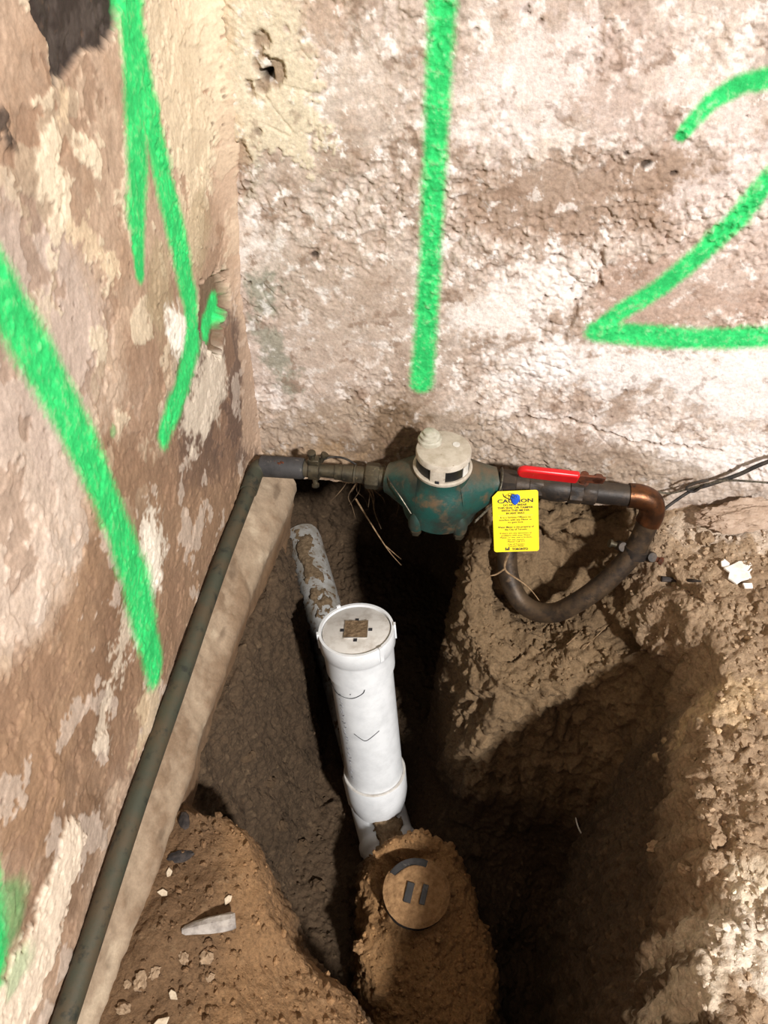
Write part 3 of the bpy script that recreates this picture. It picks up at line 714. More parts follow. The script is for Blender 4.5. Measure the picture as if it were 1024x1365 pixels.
    C = over(C, (98, 76, 56), left*sstep(0.0, 0.06, 0.16-x-0.10*(y+0.7)+0.05*n0)*0.75)
    C = over(C, (160, 122, 82), mound*0.9)
    C = over(C, (160, 134, 104), sstep(0.25, 0.5, n2+0.3*n1)*0.2)
    C = over(C, (92, 70, 50), sstep(0.25, 0.5, -n2-0.3*n1)*0.3)
    # pale lime rubble and white crumbs on the right bank
    def spot(px, py, zz, r, col, k, brk=1.0):
        nonlocal C
        c = atz(px, py, zz); d = np.hypot(x-c[0], y-c[1])/r + brk*(0.7*n1+0.7*n2)
        C = over(C, col, (1-sstep(0.7, 1.05, d))*sstep(-0.3, -0.2, z)*k)
    for a in ((985, 1250, -0.03, 0.055, (212, 196, 176), 0.7), (940, 1225, -0.03, 0.03, (206, 188, 166), 0.6), (1010, 1280, -0.03, 0.04, (226, 214, 198), 0.7), (930, 1320, -0.04, 0.03, (226, 210, 188), 0.7), (1000, 1180, -0.03, 0.03, (226, 210, 186), 0.6),
              (1000, 690, -0.01, 0.06, (214, 196, 178), 0.8), (930, 690, -0.02, 0.04, (206, 188, 168), 0.6), (980, 920, -0.02, 0.05, (212, 184, 146), 0.6)): spot(*a)
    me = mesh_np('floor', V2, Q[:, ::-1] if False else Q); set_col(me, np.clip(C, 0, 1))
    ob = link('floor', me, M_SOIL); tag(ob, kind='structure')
    return ob, V2, NN, Q, H, xs, ys
floor, GV, GN, GQ, GH, GXS, GYS = build_ground()
GB = BVHTree.FromPolygons(GV.tolist(), GQ.tolist())
def drop(x, y, top=0.4):
    h = GB.ray_cast(Vector((x, y, top)), Vector((0, 0, -1)))
    return (np.array(h[0]), np.array(h[1])) if h[0] is not None else (np.array([x, y, 0.0]), np.array([0, 0, 1.0]))
def hit(px, py):
    d = Vector(ray(px, py)).normalized(); h = GB.ray_cast(Vector(CAM), d)
    return (np.array(h[0]), np.array(h[1])) if h[0] is not None else (atz(px, py, 0), np.array([0, 0, 1.0]))
#__OBJECTS__
# ------------------------------------------------------------------ materials of the things
M_PVC = mat_mix('white_pvc', (236, 238, 240), (214, 216, 218), 30, 0.4, 0.75, 0.32, bstr=0.04, bscale=300)
M_PVC_OLD = mat_mix('soiled_grey_pvc', (186, 184, 180), (150, 142, 130), 24, 0.38, 0.62, 0.45, c3=(112, 88, 62), s3=60, t3=(0.54, 0.62), bstr=0.1)
M_PLUG = mat_mix('grey_white_plug', (214, 210, 204), (178, 170, 160), 45, 0.42, 0.7, 0.5, bstr=0.08)
M_DIRT = mat_mix('caked_dirt', (142, 120, 94), (100, 82, 62), 130, 0.35, 0.65, 0.95, bstr=0.9, bdist=0.003, bscale=180, spec=0.2)
M_DIRT2 = mat_mix('dry_ochre_dirt', (166, 130, 92), (134, 102, 70), 110, 0.35, 0.65, 0.95, bstr=0.9, bdist=0.003, bscale=170, spec=0.2)
M_INK = mat_mix('black_ink', (34, 34, 38), (60, 60, 64), 200, rough=0.6, bstr=0)
M_INK2 = mat_mix('faded_grey_print', (120, 122, 128), (150, 150, 156), 300, rough=0.6, bstr=0)
M_METER = mat_mix('green_painted_bronze', (26, 70, 64), (40, 48, 42), 18, 0.42, 0.58, 0.42, 0.6, c3=(92, 74, 54), s3=24, t3=(0.55, 0.68), bstr=0.35, bdist=0.0015, bscale=160)
M_BRASS = mat_mix('tarnished_brass', (84, 76, 60), (52, 48, 40), 60, 0.4, 0.62, 0.48, metal=0.55, c3=(128, 116, 92), s3=90, t3=(0.6, 0.7), bstr=0.4)
M_SLEEVE = mat_mix('dark_grey_sleeve', (64, 62, 62), (46, 45, 45), 40, 0.4, 0.62, 0.62, c3=(110, 104, 98), s3=60, t3=(0.6, 0.72), bstr=0.3)
M_TUBE = mat_mix('verdigris_copper_tube', (66, 68, 56), (80, 70, 54), 22, 0.42, 0.6, 0.6, metal=0.15, c3=(46, 48, 42), s3=50, t3=(0.55, 0.66), bstr=0.4)
M_IRON = mat_mix('blackened_pipe', (46, 41, 38), (74, 62, 52), 38, 0.44, 0.64, 0.5, metal=0.35, c3=(40, 38, 38), s3=60, t3=(0.55, 0.64), bstr=0.4)
M_COPPER = mat_mix('browned_copper', (112, 72, 46), (78, 54, 40), 50, 0.4, 0.62, 0.36, metal=0.85, c3=(58, 48, 42), s3=70, t3=(0.58, 0.68), bstr=0.3)
M_COPPER_D = mat_mix('dirty_dark_copper', (84, 68, 52), (52, 44, 38), 40, 0.4, 0.6, 0.5, metal=0.4, c3=(98, 80, 62), s3=55, t3=(0.58, 0.7), bstr=0.4)
M_RED = mat_mix('red_vinyl_grip', (214, 30, 36), (196, 24, 30), 40, 0.4, 0.7, 0.32, c3=(236, 190, 184), s3=70, t3=(0.70, 0.73), bstr=0.08)
M_RUST = mat_mix('rusty_steel', (108, 58, 36), (70, 44, 32), 90, 0.4, 0.62, 0.75, metal=0.2, bstr=0.7)
M_LID = mat_mix('dusty_plastic_lid', (206, 196, 182), (178, 166, 150), 70, 0.4, 0.65, 0.6, c3=(140, 126, 108), s3=120, t3=(0.62, 0.7), bstr=0.25)
M_CLEAR = mat_mix('milky_plastic_knob', (190, 186, 172), (164, 158, 142), 60, 0.4, 0.65, 0.35, bstr=0.1)
M_BLACK = mat_mix('black_plastic', (30, 29, 29), (42, 40, 38), 60, rough=0.4, bstr=0.05)
M_WHITE = mat_mix('white_sticker', (226, 222, 214), (206, 200, 190), 60, rough=0.6, bstr=0)
M_STEEL = mat_mix('dull_wire', (120, 114, 100), (76, 70, 62), 200, rough=0.42, metal=0.7, bstr=0.1)
M_YELLOW = mat_mix('yellow_card', (250, 226, 44), (244, 216, 38), 30, rough=0.42, bstr=0)
M_BLUE = mat_mix('blue_plastic_seal', (40, 98, 214), (30, 80, 190), 60, rough=0.35, bstr=0.05)
M_CABLE = mat_mix('black_cable', (36, 34, 34), (62, 56, 50), 90, rough=0.55, bstr=0.1)
M_ROOT = mat_mix('pale_root', (150, 124, 94), (112, 88, 62), 120, rough=0.85, bstr=0.4)
M_ROOT_D = mat_mix('dark_root', (116, 94, 70), (80, 64, 48), 120, rough=0.9, bstr=0.4)
M_STONE = mat_mix('grey_stone', (176, 168, 160), (132, 124, 118), 70, 0.38, 0.65, 0.9, bstr=0.7, bdist=0.002, bscale=240)
M_CHIP = mat_mix('white_plaster_chip', (246, 244, 240), (226, 220, 212), 90, rough=0.9, bstr=0.5)
M_PEB = mat_mix('tan_pebble', (158, 134, 108), (124, 102, 80), 60, rough=0.9, bstr=0.8)
M_PINK = mat_mix('pinkish_rubble', (188, 166, 148), (158, 134, 114), 40, 0.38, 0.65, 0.95, bstr=0.8, bdist=0.003, bscale=160)
M_CHAR = mat_mix('black_scrap', (38, 34, 34), (66, 58, 54), 80, rough=0.8, bstr=0.8)

def add_dust(m, col, lo=0.35, hi=0.95, k=0.85, scale=60):
    nt = m.node_tree; b = nt.nodes['Principled BSDF']; src = b.inputs['Base Color'].links[0].from_socket
    g = N(nt, 'ShaderNodeNewGeometry'); sx = N(nt, 'ShaderNodeSeparateXYZ'); nt.links.new(g.outputs['Normal'], sx.inputs[0])
    n = noise_tex(nt, scale, 5, 0.65)
    ad = N(nt, 'ShaderNodeMath', operation='MULTIPLY_ADD'); nt.links.new(n.outputs[0], ad.inputs[0]); ad.inputs[1].default_value = 0.9; nt.links.new(sx.outputs[2], ad.inputs[2])
    r = ramp(nt, ad.outputs[0], [(0.0, (0, 0, 0)), (1.0, (k, k, k))])
    mr = N(nt, 'ShaderNodeMapRange'); mr.inputs[1].default_value = lo+0.45; mr.inputs[2].default_value = hi+0.45; nt.links.new(ad.outputs[0], mr.inputs[0]); nt.links.new(mr.outputs[0], r.inputs[0])
    mx = N(nt, 'ShaderNodeMix', data_type='RGBA'); nt.links.new(r.outputs[0], mx.inputs[0]); nt.links.new(src, mx.inputs[6]); mx.inputs[7].default_value = lin4(col)
    nt.links.new(mx.outputs[2], b.inputs['Base Color'])
add_dust(M_METER, (98, 82, 64), 0.5, 1.05, 0.85)
add_dust(M_COPPER_D, (118, 98, 76), 0.6, 1.1, 0.45)
add_dust(M_IRON, (96, 82, 66), 0.65, 1.15, 0.4)
add_dust(M_BRASS, (108, 96, 78), 0.6, 1.1, 0.45)
add_dust(M_LID, (150, 138, 120), 0.3, 1.2, 0.5, 90)
M_CLOD = mat_mix('brown_soil_clod', (90, 72, 54), (68, 54, 40), 90, 0.35, 0.65, 0.95, bstr=0.9, bdist=0.004, bscale=150, spec=0.2)
A_ = lambda *p: np.array(p, float)
def lerp(a, b, t): return a + (b-a)*t
def unit(v): return v/np.linalg.norm(v)

# ------------------------------------------------------------------ white drain line with its upright cleanout
TOP = A_(0.193, -0.212, -0.18); BOT = A_(0.2375, -0.2905, -0.634)
AX = unit(TOP-BOT); LEN = np.linalg.norm(TOP-BOT)
FAR = A_(-0.055, 0.40, -0.650); TEE = A_(0.247, -0.312, -0.690)
LD = unit(TEE-FAR)
dr = empty('drain_pipe', BOT, 'white plastic drain line with an upright capped cleanout standing in the hole', 'pipe')
MB().lathe([(0.0550, 0.02), (0.0550, LEN-0.06)], BOT, AX, 48).build('riser_pipe', M_PVC, dr)
ad = MB().lathe([(0.0555, LEN-0.088), (0.0595, LEN-0.084), (0.0600, LEN-0.040), (0.0612, LEN-0.034), (0.0640, LEN-0.030), (0.0645, LEN-0.004), (0.0635, LEN), (0.0590, LEN), (0.0585, LEN-0.012), (0.0, LEN-0.012)], BOT, AX, 56, cap=False).build('cleanout_adapter', M_PVC, dr)
uN = unit(np.cross(A_(0, 1, 0), AX)); uB = np.cross(AX, uN)
def on_top(u, v, h): return TOP + uN*u + uB*v + AX*h
for k, a in enumerate((12, 128, 196, 318)):
    t = math.radians(a); d = uN*math.cos(t)+uB*math.sin(t); q_ = TOP + d*0.0648
    e = np.cross(AX, d)
    MB().prism([(-0.0035, -0.028), (0.0035, -0.028), (0.0035, 0.003), (-0.0035, 0.003)], q_-d*0.002, e, AX, 0.0035).build('lug', M_PVC, ad)
plug = MB().lathe([(0.0575, -0.011), (0.0575, -0.004), (0.0560, -0.003), (0.0, -0.003)], TOP, AX, 48, cap=False).build('threaded_plug', M_PLUG, dr)
# square socket with dirt in it: raised border of four bars, notches and caked dirt
s0 = 0.0195
for a in range(4):
    t = a*math.pi/2 + 0.10; e1 = uN*math.cos(t)+uB*math.sin(t); e2 = np.cross(AX, e1)
    MB().prism([(-s0, s0-0.0012), (s0, s0-0.0012), (s0, s0+0.0008), (-s0, s0+0.0008)], TOP-AX*0.003, e1, e2, 0.0016).build('socket_edge', M_PLUG, plug)
    MB().prism([(-0.003, s0+0.0008), (0.003, s0+0.0008), (0.003, s0+0.0075), (-0.003, s0+0.0075)], TOP-AX*0.0028, e1, e2, 0.0008).build('notch', M_INK, plug)
def dirt_square():
    n = 22; V = []; t = 0.10; e1 = uN*math.cos(t)+uB*math.sin(t); e2 = np.cross(AX, e1)
    P = np.array([(u, v, 0.0) for u in np.linspace(-s0, s0, n) for v in np.linspace(-s0, s0, n)])
    h = 0.0022*fbm(P, 0.012, 3, 5.0) + 0.001
    V = [TOP + e1*p[0] + e2*p[1] + AX*(hh-0.001) for p, hh in zip(P, h)]
    m = MB(); m.add(V, [tuple(q) for q in grid_quads(n, n)]); return m.build('socket_dirt', M_DIRT, plug)
dirt_square()
hub = MB().lathe([(0.0560, 0.085), (0.0595, 0.083), (0.0605, 0.078), (0.0605, 0.030), (0.0580, 0.012), (0.0560, 0.0), (0.050, -0.02)], BOT, AX, 48).build('lower_hub', M_PVC, dr)
MB().lathe([(0.0558, 0.086), (0.0592, 0.0865), (0.0606, 0.0845)], BOT, AX, 48, cap=False).build('glue_line', M_PLUG, hub)
tee = MB().lathe([(0.0470, -0.105), (0.0560, -0.103), (0.0570, -0.05), (0.0545, -0.045), (0.0545, 0.035), (0.0575, 0.040), (0.0590, 0.046), (0.0590, 0.056), (0.0560, 0.060), (0.0540, 0.066), (0.0540, 0.14)], TEE, LD, 40).build('tee_fitting', M_PVC, dr)
MB().tube([FAR, TEE - LD*0.09], 0.0465, 36).build('sewer_pipe', M_PVC_OLD, dr)
MB().tube([TEE+LD*0.13, TEE+LD*0.30 - A_(0, 0, 0.01)], 0.048, 28).build('buried_pipe', M_PVC, dr)
def crust(name, a, b, r, a0, a1, parent, mat, seed, n=(60, 26), thick=0.004, thr=0.0, sidev=None):
    """caked dirt lying on a pipe: an uneven skin over part of its round, with a bottom that meets the pipe"""
    ax = unit(b-a); L = np.linalg.norm(b-a)
    sd = unit(np.cross(ax, A_(0, 0, 1))); upv = np.cross(sd, ax)
    T = np.linspace(0, 1, n[0]); A = np.linspace(a0, a1, n[1])
    G = np.array([(t*L, aa*r, 0.0) for t in T for aa in A])
    h = fbm(G, 0.045, 4, seed, 0.6) - thr
    edge = np.minimum(np.minimum(G[:, 0], L-G[:, 0])/0.02, np.minimum((G[:, 1]-a0*r), (a1*r-G[:, 1]))/0.012)
    edge = edge + 1.6*fbm(G, 0.02, 3, seed+50)
    hh = np.clip(h*2.5, -1, 1)*thick - 0.010*np.clip(1-edge, 0, 1)
    V = [a + ax*g[0] + (r+q)*(sd*math.sin(g[1]/r) + upv*math.cos(g[1]/r)) for g, q in zip(G, hh)]
    m = MB(); gq = grid_quads(*n); gq = gq[(hh[gq] > -0.0006).sum(1) >= 3]
    used = np.unique(gq); ix = {int(u): i for i, u in enumerate(used)}
    m.add([V[u] for u in used], [tuple(ix[int(i)] for i in q) for q in gq]); return m.build(name, mat, parent, sharp=80)
pipe_a = FAR + LD*0.02; 
crust('dirt_crust', FAR + LD*0.0, FAR + LD*0.30, 0.0465, -0.6, 0.75, dr, M_DIRT, 4.0, thick=0.005, thr=-0.10)
crust('dirt_crust', TEE - LD*0.03, TEE + LD*0.140, 0.0592, -0.62, 0.55, dr, M_DIRT, 9.0, n=(56, 40), thick=0.006, thr=-0.22)
# pen marks and the row of faded print on the riser
def on_riser(h, ang, lift=0.0006):
    t = ang; d = (uN*math.cos(t) + uB*math.sin(t)); return BOT + AX*h + d*(0.0550+lift)
def pen(name, pts, r, mat):
    P = smooth_path([on_riser(h, math.radians(a), 0.0004) for h, a in pts], 8)
    MB().tube(P, r, 6).build(name, mat, dr)
# angle facing the viewer
vd = CAM - lerp(BOT, TOP, .5); vd -= AX*(vd@AX); VA = math.degrees(math.atan2(vd@uB, vd@uN))
pen('pen_stroke', [(0.355, VA-78), (0.348, VA-55), (0.352, VA-25), (0.366, VA-3), (0.380, VA+2)], 0.0008, M_INK)
pen('pen_stroke', [(0.258, VA-30), (0.246, VA-16), (0.243, VA-8), (0.252, VA+4), (0.262, VA+18)], 0.0007, M_INK)
pen('pen_dot', [(0.362, VA-26), (0.3615, VA-25)], 0.0012, M_INK)
rr = random.Random(5)
hh = 0.352
while hh > 0.115:
    L = rr.uniform(0.004, 0.008); a0 = VA-50
    k = rr.randint(1, 3)
    for _ in range(k):
        aa = a0 + rr.uniform(-3, 3); pen('print_mark', [(hh-rr.uniform(0, L), aa-rr.uniform(1, 3)), (hh-rr.uniform(0, L), aa+rr.uniform(1, 3))], 0.00045, M_INK2)
    hh -= L + rr.choice((0.002, 0.002, 0.005))

# ------------------------------------------------------------------ old cleanout cap in the mound
oc = A_(0.332, -0.493, -0.546); on = unit(A_(0.03, -0.10, 1.0))
cp = empty('cleanout_cap', oc - on*0.03, 'round soil-caked cleanout cap with two short bars, set in the soil mound', 'cap')
MB().lathe([(0.0565, -0.05), (0.0570, 0.0), (0.0555, 0.004), (0.051, 0.006)], oc, on, 40).build('cap_body', M_SLEEVE, cp)
def cap_dirt():
    n, m_ = 22, 40; V = [tuple(oc+on*0.0105)]; u = unit(np.cross(A_(0, 1, 0), on)); v = np.cross(on, u)
    G = np.array([(0.0585*(i+1)/n*math.cos(2*math.pi*k/m_), 0.0585*(i+1)/n*math.sin(2*math.pi*k/m_), 0) for i in range(n) for k in range(m_)])
    h = 0.0035*fbm(G, 0.02, 3, 3.0) + 0.0085
    r = np.hypot(G[:, 0], G[:, 1]); h += 0.002*fbm(G, 0.008, 2, 13.0) - 0.003*sstep(0.050, 0.058, r)
    ang = np.arctan2(G[:, 1], G[:, 0]); h -= 0.016*sstep(0.042, 0.047, r)*sstep(0.75, 0.45, np.abs(ang-2.0))   # bare rim at the back left
    V += [oc + u*g[0] + v*g[1] + on*q for g, q in zip(G, h)]
    f = [(0, 1+k, 1+(k+1) % m_) for k in range(m_)]
    for i in range(n-1):
        for k in range(m_): f.append((1+i*m_+k, 1+(i+1)*m_+k, 1+(i+1)*m_+(k+1) % m_, 1+i*m_+(k+1) % m_))
    mb = MB(); mb.add(V, f); return mb.build('caked_soil', M_DIRT2, cp, sharp=80), u, v
_, cu, cv = cap_dirt()
for du, wd in ((-0.013, 0.0065), (0.013, 0.0050)):
    a = math.radians(-8); e1 = cu*math.cos(a)+cv*math.sin(a); e2 = np.cross(on, e1)
    c = oc + cu*du - cv*0.004 + on*0.004
    MB().prism([(-wd, -0.0165), (wd, -0.0165), (wd, 0.0165), (-wd, 0.0165)], c, e1, e2, 0.0088).build('bar', M_SLEEVE, cp, bevel=0.001)

# ------------------------------------------------------------------ water pipe from the left wall to the meter
PY = -0.065; PZ = 0.036
def xz(px, py): return aty(px, py, PY)
wp = empty('water_pipe', A_(0.02, -0.075, 0.01), 'dull green water tube lying on the ledge and joined to the meter', 'pipe')
tube = [A_(0.016, -1.75, 0.036), A_(0.016, -0.95, 0.036), A_(0.015, -0.83, 0.036), A_(0.014, -0.637, 0.044), A_(0.014, -0.49, 0.043), A_(0.014, -0.297, 0.044), A_(0.0145, -0.125, 0.034)]
MB().tube(smooth_path(tube, 10), 0.0118, 20).build('long_tube', M_TUBE, wp)
el = [A_(0.0145, -0.125, 0.034), A_(0.0142, -0.095, 0.0335), A_(0.0155, -0.077, 0.0335), A_(0.022, -0.0665, 0.034), A_(0.034, -0.065, 0.0345)]
MB().tube(smooth_path(el, 6), [0.0136]*12+[0.0145]*13, 20).build('elbow', M_TUBE, wp)
pa = A_(0.020, PY, 0.0345); pb = A_(0.092, PY, 0.037)
slv = MB().lathe([(0.0150, 0.0), (0.0170, 0.001), (0.0175, 0.004), (0.0175, 0.066), (0.0165, 0.072), (0.0130, 0.0725)], pa, pb-pa, 32).build('sleeve', M_SLEEVE, wp)
mb = MB()
for k in range(7):
    mb.blob(pa + unit(pb-pa)*(0.026+0.0022*k) + A_(0, -0.006, 0.0162) + A_(0, random.uniform(-.003, .003), random.uniform(-.0006, .0006)), 0.0022, 1, 0.3, (1.2, 1, 0.6))
mb.build('rust_spot', M_RUST, slv)
q0 = A_(0.092, PY, 0.037); q1 = A_(0.226, PY, 0.0335); qd = unit(q1-q0)
MB().lathe([(0.0135, 0), (0.0135, 0.012)], q0, qd, 24).build('collar', M_TUBE, wp)
# earth clamp standing on the pipe
ec = q0 + qd*0.017
cl = MB().lathe([(0.0150, -0.009), (0.0165, -0.008), (0.0165, 0.008), (0.0150, 0.009)], ec, qd, 24).build('earth_clamp', M_BRASS, wp)
MB().prism([(-0.009, -0.007), (0.009, -0.007), (0.009, 0.007), (-0.009, 0.007)], ec + A_(0, 0, 0.013), A_(1, 0, 0), A_(0, 1, 0), 0.012).build('clamp_jaw', M_BRASS, cl, bevel=0.0015)
MB().lathe([(0.0045, 0.0), (0.0045, 0.012), (0.0068, 0.0125), (0.0068, 0.018), (0.005, 0.019)], ec + A_(-0.002, -0.002, 0.022), A_(0, -0.1, 1), 16).build('clamp_screw', M_BRASS, cl)
MB().lathe([(0.004, 0.0), (0.004, 0.010), (0.0062, 0.0105), (0.0062, 0.016)], ec + A_(0.010, 0.006, 0.014), A_(0.5, 0.2, 1), 16).build('clamp_screw', M_BRASS, cl)
MB().lathe([(0.004, 0.0), (0.004, 0.012), (0.006, 0.0125), (0.006, 0.017)], ec + A_(0, -0.004, -0.013), A_(0.1, -0.25, -1), 14).build('clamp_screw', M_BRASS, cl)
fit = [('short_tube', [(0.0108, 0.024), (0.0108, 0.052)], M_BRASS, None),
       ('reducer', [(0.0115, 0.050), (0.0125, 0.0505), (0.0128, 0.063), (0.0140, 0.0635), (0.0140, 0.080), (0.0125, 0.081)], M_BRASS, None),
       ('ring', [(0.0130, 0.081), (0.0148, 0.0815), (0.0148, 0.084), (0.0130, 0.0845)], M_TUBE, None),
       ('nipple', [(0.0135, 0.0845), (0.0138, 0.100), (0.0128, 0.101)], M_BRASS, None),
       ('union_nut', [(0.0150, 0.100), (0.0205, 0.1005), (0.0215, 0.103), (0.0215, 0.119), (0.0200, 0.122), (0.0165, 0.1225), (0.0165, 0.134)], M_BRASS, {1: 8, 2: 8, 3: 8, 4: 8})]
for nm, pr, mt, hx in fit: MB().lathe(pr, q0, qd, 32, hexes=hx).build(nm, mt, wp)
MB().tube(smooth_path([ec+A_(0.012, 0.012, 0.012), ec+A_(0.025, 0.018, 0.014), ec+A_(0.045, 0.018, 0.014), ec+A_(0.066, 0.012, 0.008)], 8), 0.0018, 8).build('bond_wire', M_CABLE, wp)

# ------------------------------------------------------------------ the meter
MX = A_(0.314, -0.082, 0.0)
mt = empty('water_meter', MX + A_(0, 0, -0.03), 'green painted water meter with a round dusty grey lid', 'meter')
mz = lambda prof: [(r, h) for r, h in prof]
body = MB().lathe([(0.020, -0.013), (0.051, -0.012), (0.0580, -0.008), (0.0600, 0.000), (0.0605, 0.012), (0.0612, 0.022), (0.0612, 0.032), (0.0590, 0.044), (0.0535, 0.057), (0.0480, 0.067), (0.0455, 0.074), (0.0440, 0.082)], MX, (0, 0, 1), 56)
body = body.build('body', M_METER, mt)
for sx, xe in ((-1, 0.228), (1, 0.402)):
    c0 = A_(MX[0]+sx*0.028, -0.076, 0.036); c1 = A_(xe, PY, 0.0335 if sx < 0 else 0.0435)
    L = np.linalg.norm(c1-c0)
    MB().lathe([(0.054, 0.0), (0.046, L*0.28), (0.0375, L*0.55), (0.0300, L*0.80), (0.0262, L*0.93), (0.0250, L), (0.020, L+0.001)], c0, c1-c0, 40).build('spud_cone', M_METER, mt)
for a in (-128, -52, 38, 142):
    t = math.radians(a); c = MX + A_(math.cos(t), math.sin(t), 0)*0.0555
    lug = MB().lathe([(0.008, -0.011), (0.0115, -0.010), (0.0125, -0.004), (0.0125, 0.004), (0.011, 0.012), (0.006, 0.022)], c, (0, 0, 1), 20).build('bolt_lug', M_METER, mt)
    MB().lathe([(0.0050, 0.0), (0.0050, -0.006), (0.0088, -0.0065), (0.0088, -0.013), (0.006, -0.014)], c + A_(0, 0, -0.011), (0, 0, 1), 18, hexes={2: 6, 3: 6}).build('bolt_head', M_BRASS, lug)
TZ = 0.080
reg = MB().lathe([(0.0440, TZ), (0.0450, TZ+0.002), (0.0455, TZ+0.006), (0.0430, TZ+0.008), (0.0405, TZ+0.008)], MX, (0, 0, 1), 56, cap=False).build('retaining_ring', M_LID, mt)
band = MB().lathe([(0.0405, TZ+0.007), (0.0405, TZ+0.032)], MX, (0, 0, 1), 56, cap=False).build('register_band', M_BLACK, mt)
lid = MB().lathe([(0.0400, TZ+0.026), (0.0418, TZ+0.028), (0.0420, TZ+0.036), (0.0410, TZ+0.039), (0.0385, TZ+0.040), (0.0, TZ+0.0405)], MX, (0, 0, 1), 56, cap=False).build('register_lid', M_LID, mt)
LZ = TZ+0.040
MB().lathe([(0.0185, 0.0), (0.0185, 0.006), (0.0165, 0.008), (0.0150, 0.008), (0.0150, 0.013), (0.0120, 0.0145), (0.0105, 0.0145), (0.0100, 0.019), (0.0065, 0.0205), (0.0, 0.0205)], MX + A_(-0.022, 0.014, LZ-0.001), (-0.05, 0.05, 1), 32, cap=False).build('reading_knob', M_CLEAR, lid)
MB().lathe([(0.0055, 0.0), (0.0055, 0.0012), (0.0035, 0.0014)], MX + A_(0.018, 0.010, LZ), (0, 0, 1), 20).build('lid_button', M_PLUG, lid)
def band_patch(name, a0, a1, z0, z1, r, mat, par):
    V = []; n = 10
    for i in range(n+1):
        t = math.radians(a0 + (a1-a0)*i/n)
        for rr_ in (r, r+0.0012):
            for z in (z0, z1): V.append(MX + A_(rr_*math.cos(t), rr_*math.sin(t), z))
    f = []
    for i in range(n):
        b = i*4; f += [(b+2, b+6, b+7, b+3), (b, b+1, b+5, b+4), (b, b+4, b+6, b+2), (b+1, b+3, b+7, b+5)]
    f += [(0, 2, 3, 1), (4*n, 4*n+1, 4*n+3, 4*n+2)]
    mb = MB(); mb.add(V, f); return mb.build(name, mat, par)
band_patch('sticker', -40, -22, TZ+0.009, TZ+0.027, 0.0407, M_WHITE, band)
hs = band_patch('hasp', -112, -82, TZ+0.004, TZ+0.030, 0.0425, M_LID, lid)
band_patch('hasp_slot', -101, -93, TZ+0.007, TZ+0.012, 0.0434, M_INK, hs)
# corroded screw boss on the left shoulder
bs = MX + A_(-0.050, -0.012, 0.058)
MB().lathe([(0.012, -0.012), (0.011, 0.0), (0.007, 0.004)], bs, (-0.7, -0.4, 0.7), 16).build('seal_boss', M_BRASS, mt)

# ------------------------------------------------------------------ ball valve right of the meter
v0 = A_(0.402, PY, 0.0435); v1 = A_(0.606, PY, 0.0395); vdx = unit(v1-v0); VL = np.linalg.norm(v1-v0)
vv = empty('ball_valve', v0 + A_(0.09, 0, -0.02), 'blackened ball valve with a red lever handle beside the meter', 'valve')
segs = [('union_nut', [(0.016, 0.0), (0.0205, 0.001), (0.0212, 0.003), (0.0212, 0.026), (0.0195, 0.028)], M_IRON, {1: 8, 2: 8, 3: 8, 4: 8}),
        ('tail_piece', [(0.0175, 0.026), (0.0175, 0.048), (0.0165, 0.049)], M_IRON, None),
        ('inlet_hex', [(0.0185, 0.048), (0.0202, 0.049), (0.0202, 0.068), (0.0185, 0.069)], M_IRON, {1: 6, 2: 6}),
        ('valve_body', [(0.0180, 0.066), (0.0195, 0.072), (0.0212, 0.084), (0.0212, 0.094), (0.0200, 0.104), (0.0185, 0.112)], M_IRON, None),
        ('outlet_hex', [(0.0190, 0.110), (0.0225, 0.111), (0.0225, 0.130), (0.0195, 0.131)], M_IRON, {1: 6, 2: 6}),
        ('outlet_nut', [(0.0195, 0.131), (0.0208, 0.132), (0.0208, 0.150), (0.0190, 0.152), (0.0160, 0.153)], M_IRON, {1: 8, 2: 8})]
for nm, pr, m_, hx in segs: MB().lathe(pr, v0, vdx, 32, hexes=hx).build(nm, m_, vv)
stm = v0 + vdx*0.150 + A_(0, -0.006, 0.018)
MB().lathe([(0.010, -0.016), (0.010, 0.002), (0.0065, 0.003), (0.0065, 0.020)], v0 + vdx*0.128 + A_(0, 0, 0.018), (0, -0.15, 1), 18).build('stem', M_RUST, vv)
# lever: a flat rusty bar and its red sleeve, running back over the meter side
h0 = aty(806, 640, -0.078); h1 = aty(772, 635, -0.080); h2 = aty(690, 627, -0.082)
hd = unit(h2-h0); hp = A_(0, 0, 1) - hd*(hd[2]); hp = unit(hp - 0.35*A_(0, 1, 0)); hp = unit(hp - hd*(hp@hd)); hq = np.cross(hd, hp)
lv = MB().prism([(0, -0.008), (0.012, -0.011), (0.03, -0.009), (0.10, -0.007), (0.10, 0.007), (0.03, 0.009), (0.012, 0.011), (0, 0.008)], h0 - hq*0.002, hd, hp, 0.004).build('lever', M_RUST, vv, bevel=0.0008)
MB().lathe([(0.0085, -0.004), (0.0085, 0.004), (0.005, 0.006)], h0 + hd*0.010 + hq*0.002, hq, 18, hexes={0: 6, 1: 6}).build('lever_nut', M_RUST, lv)
Lg = np.linalg.norm(h2-h1); rg = 0.0122
g0 = h0 + hd*((h1-h0)@hd)
poly = [(0, -rg*0.9), (0.004, -rg)] + [(Lg-rg + rg*math.sin(t), -rg*math.cos(t)) for t in np.linspace(0, math.pi, 14)] + [(0.004, rg), (0, rg*0.9)]
MB().prism(poly, g0 - hq*0.0055, hd, hp, 0.011).build('red_grip', M_RED, lv, bevel=0.003)

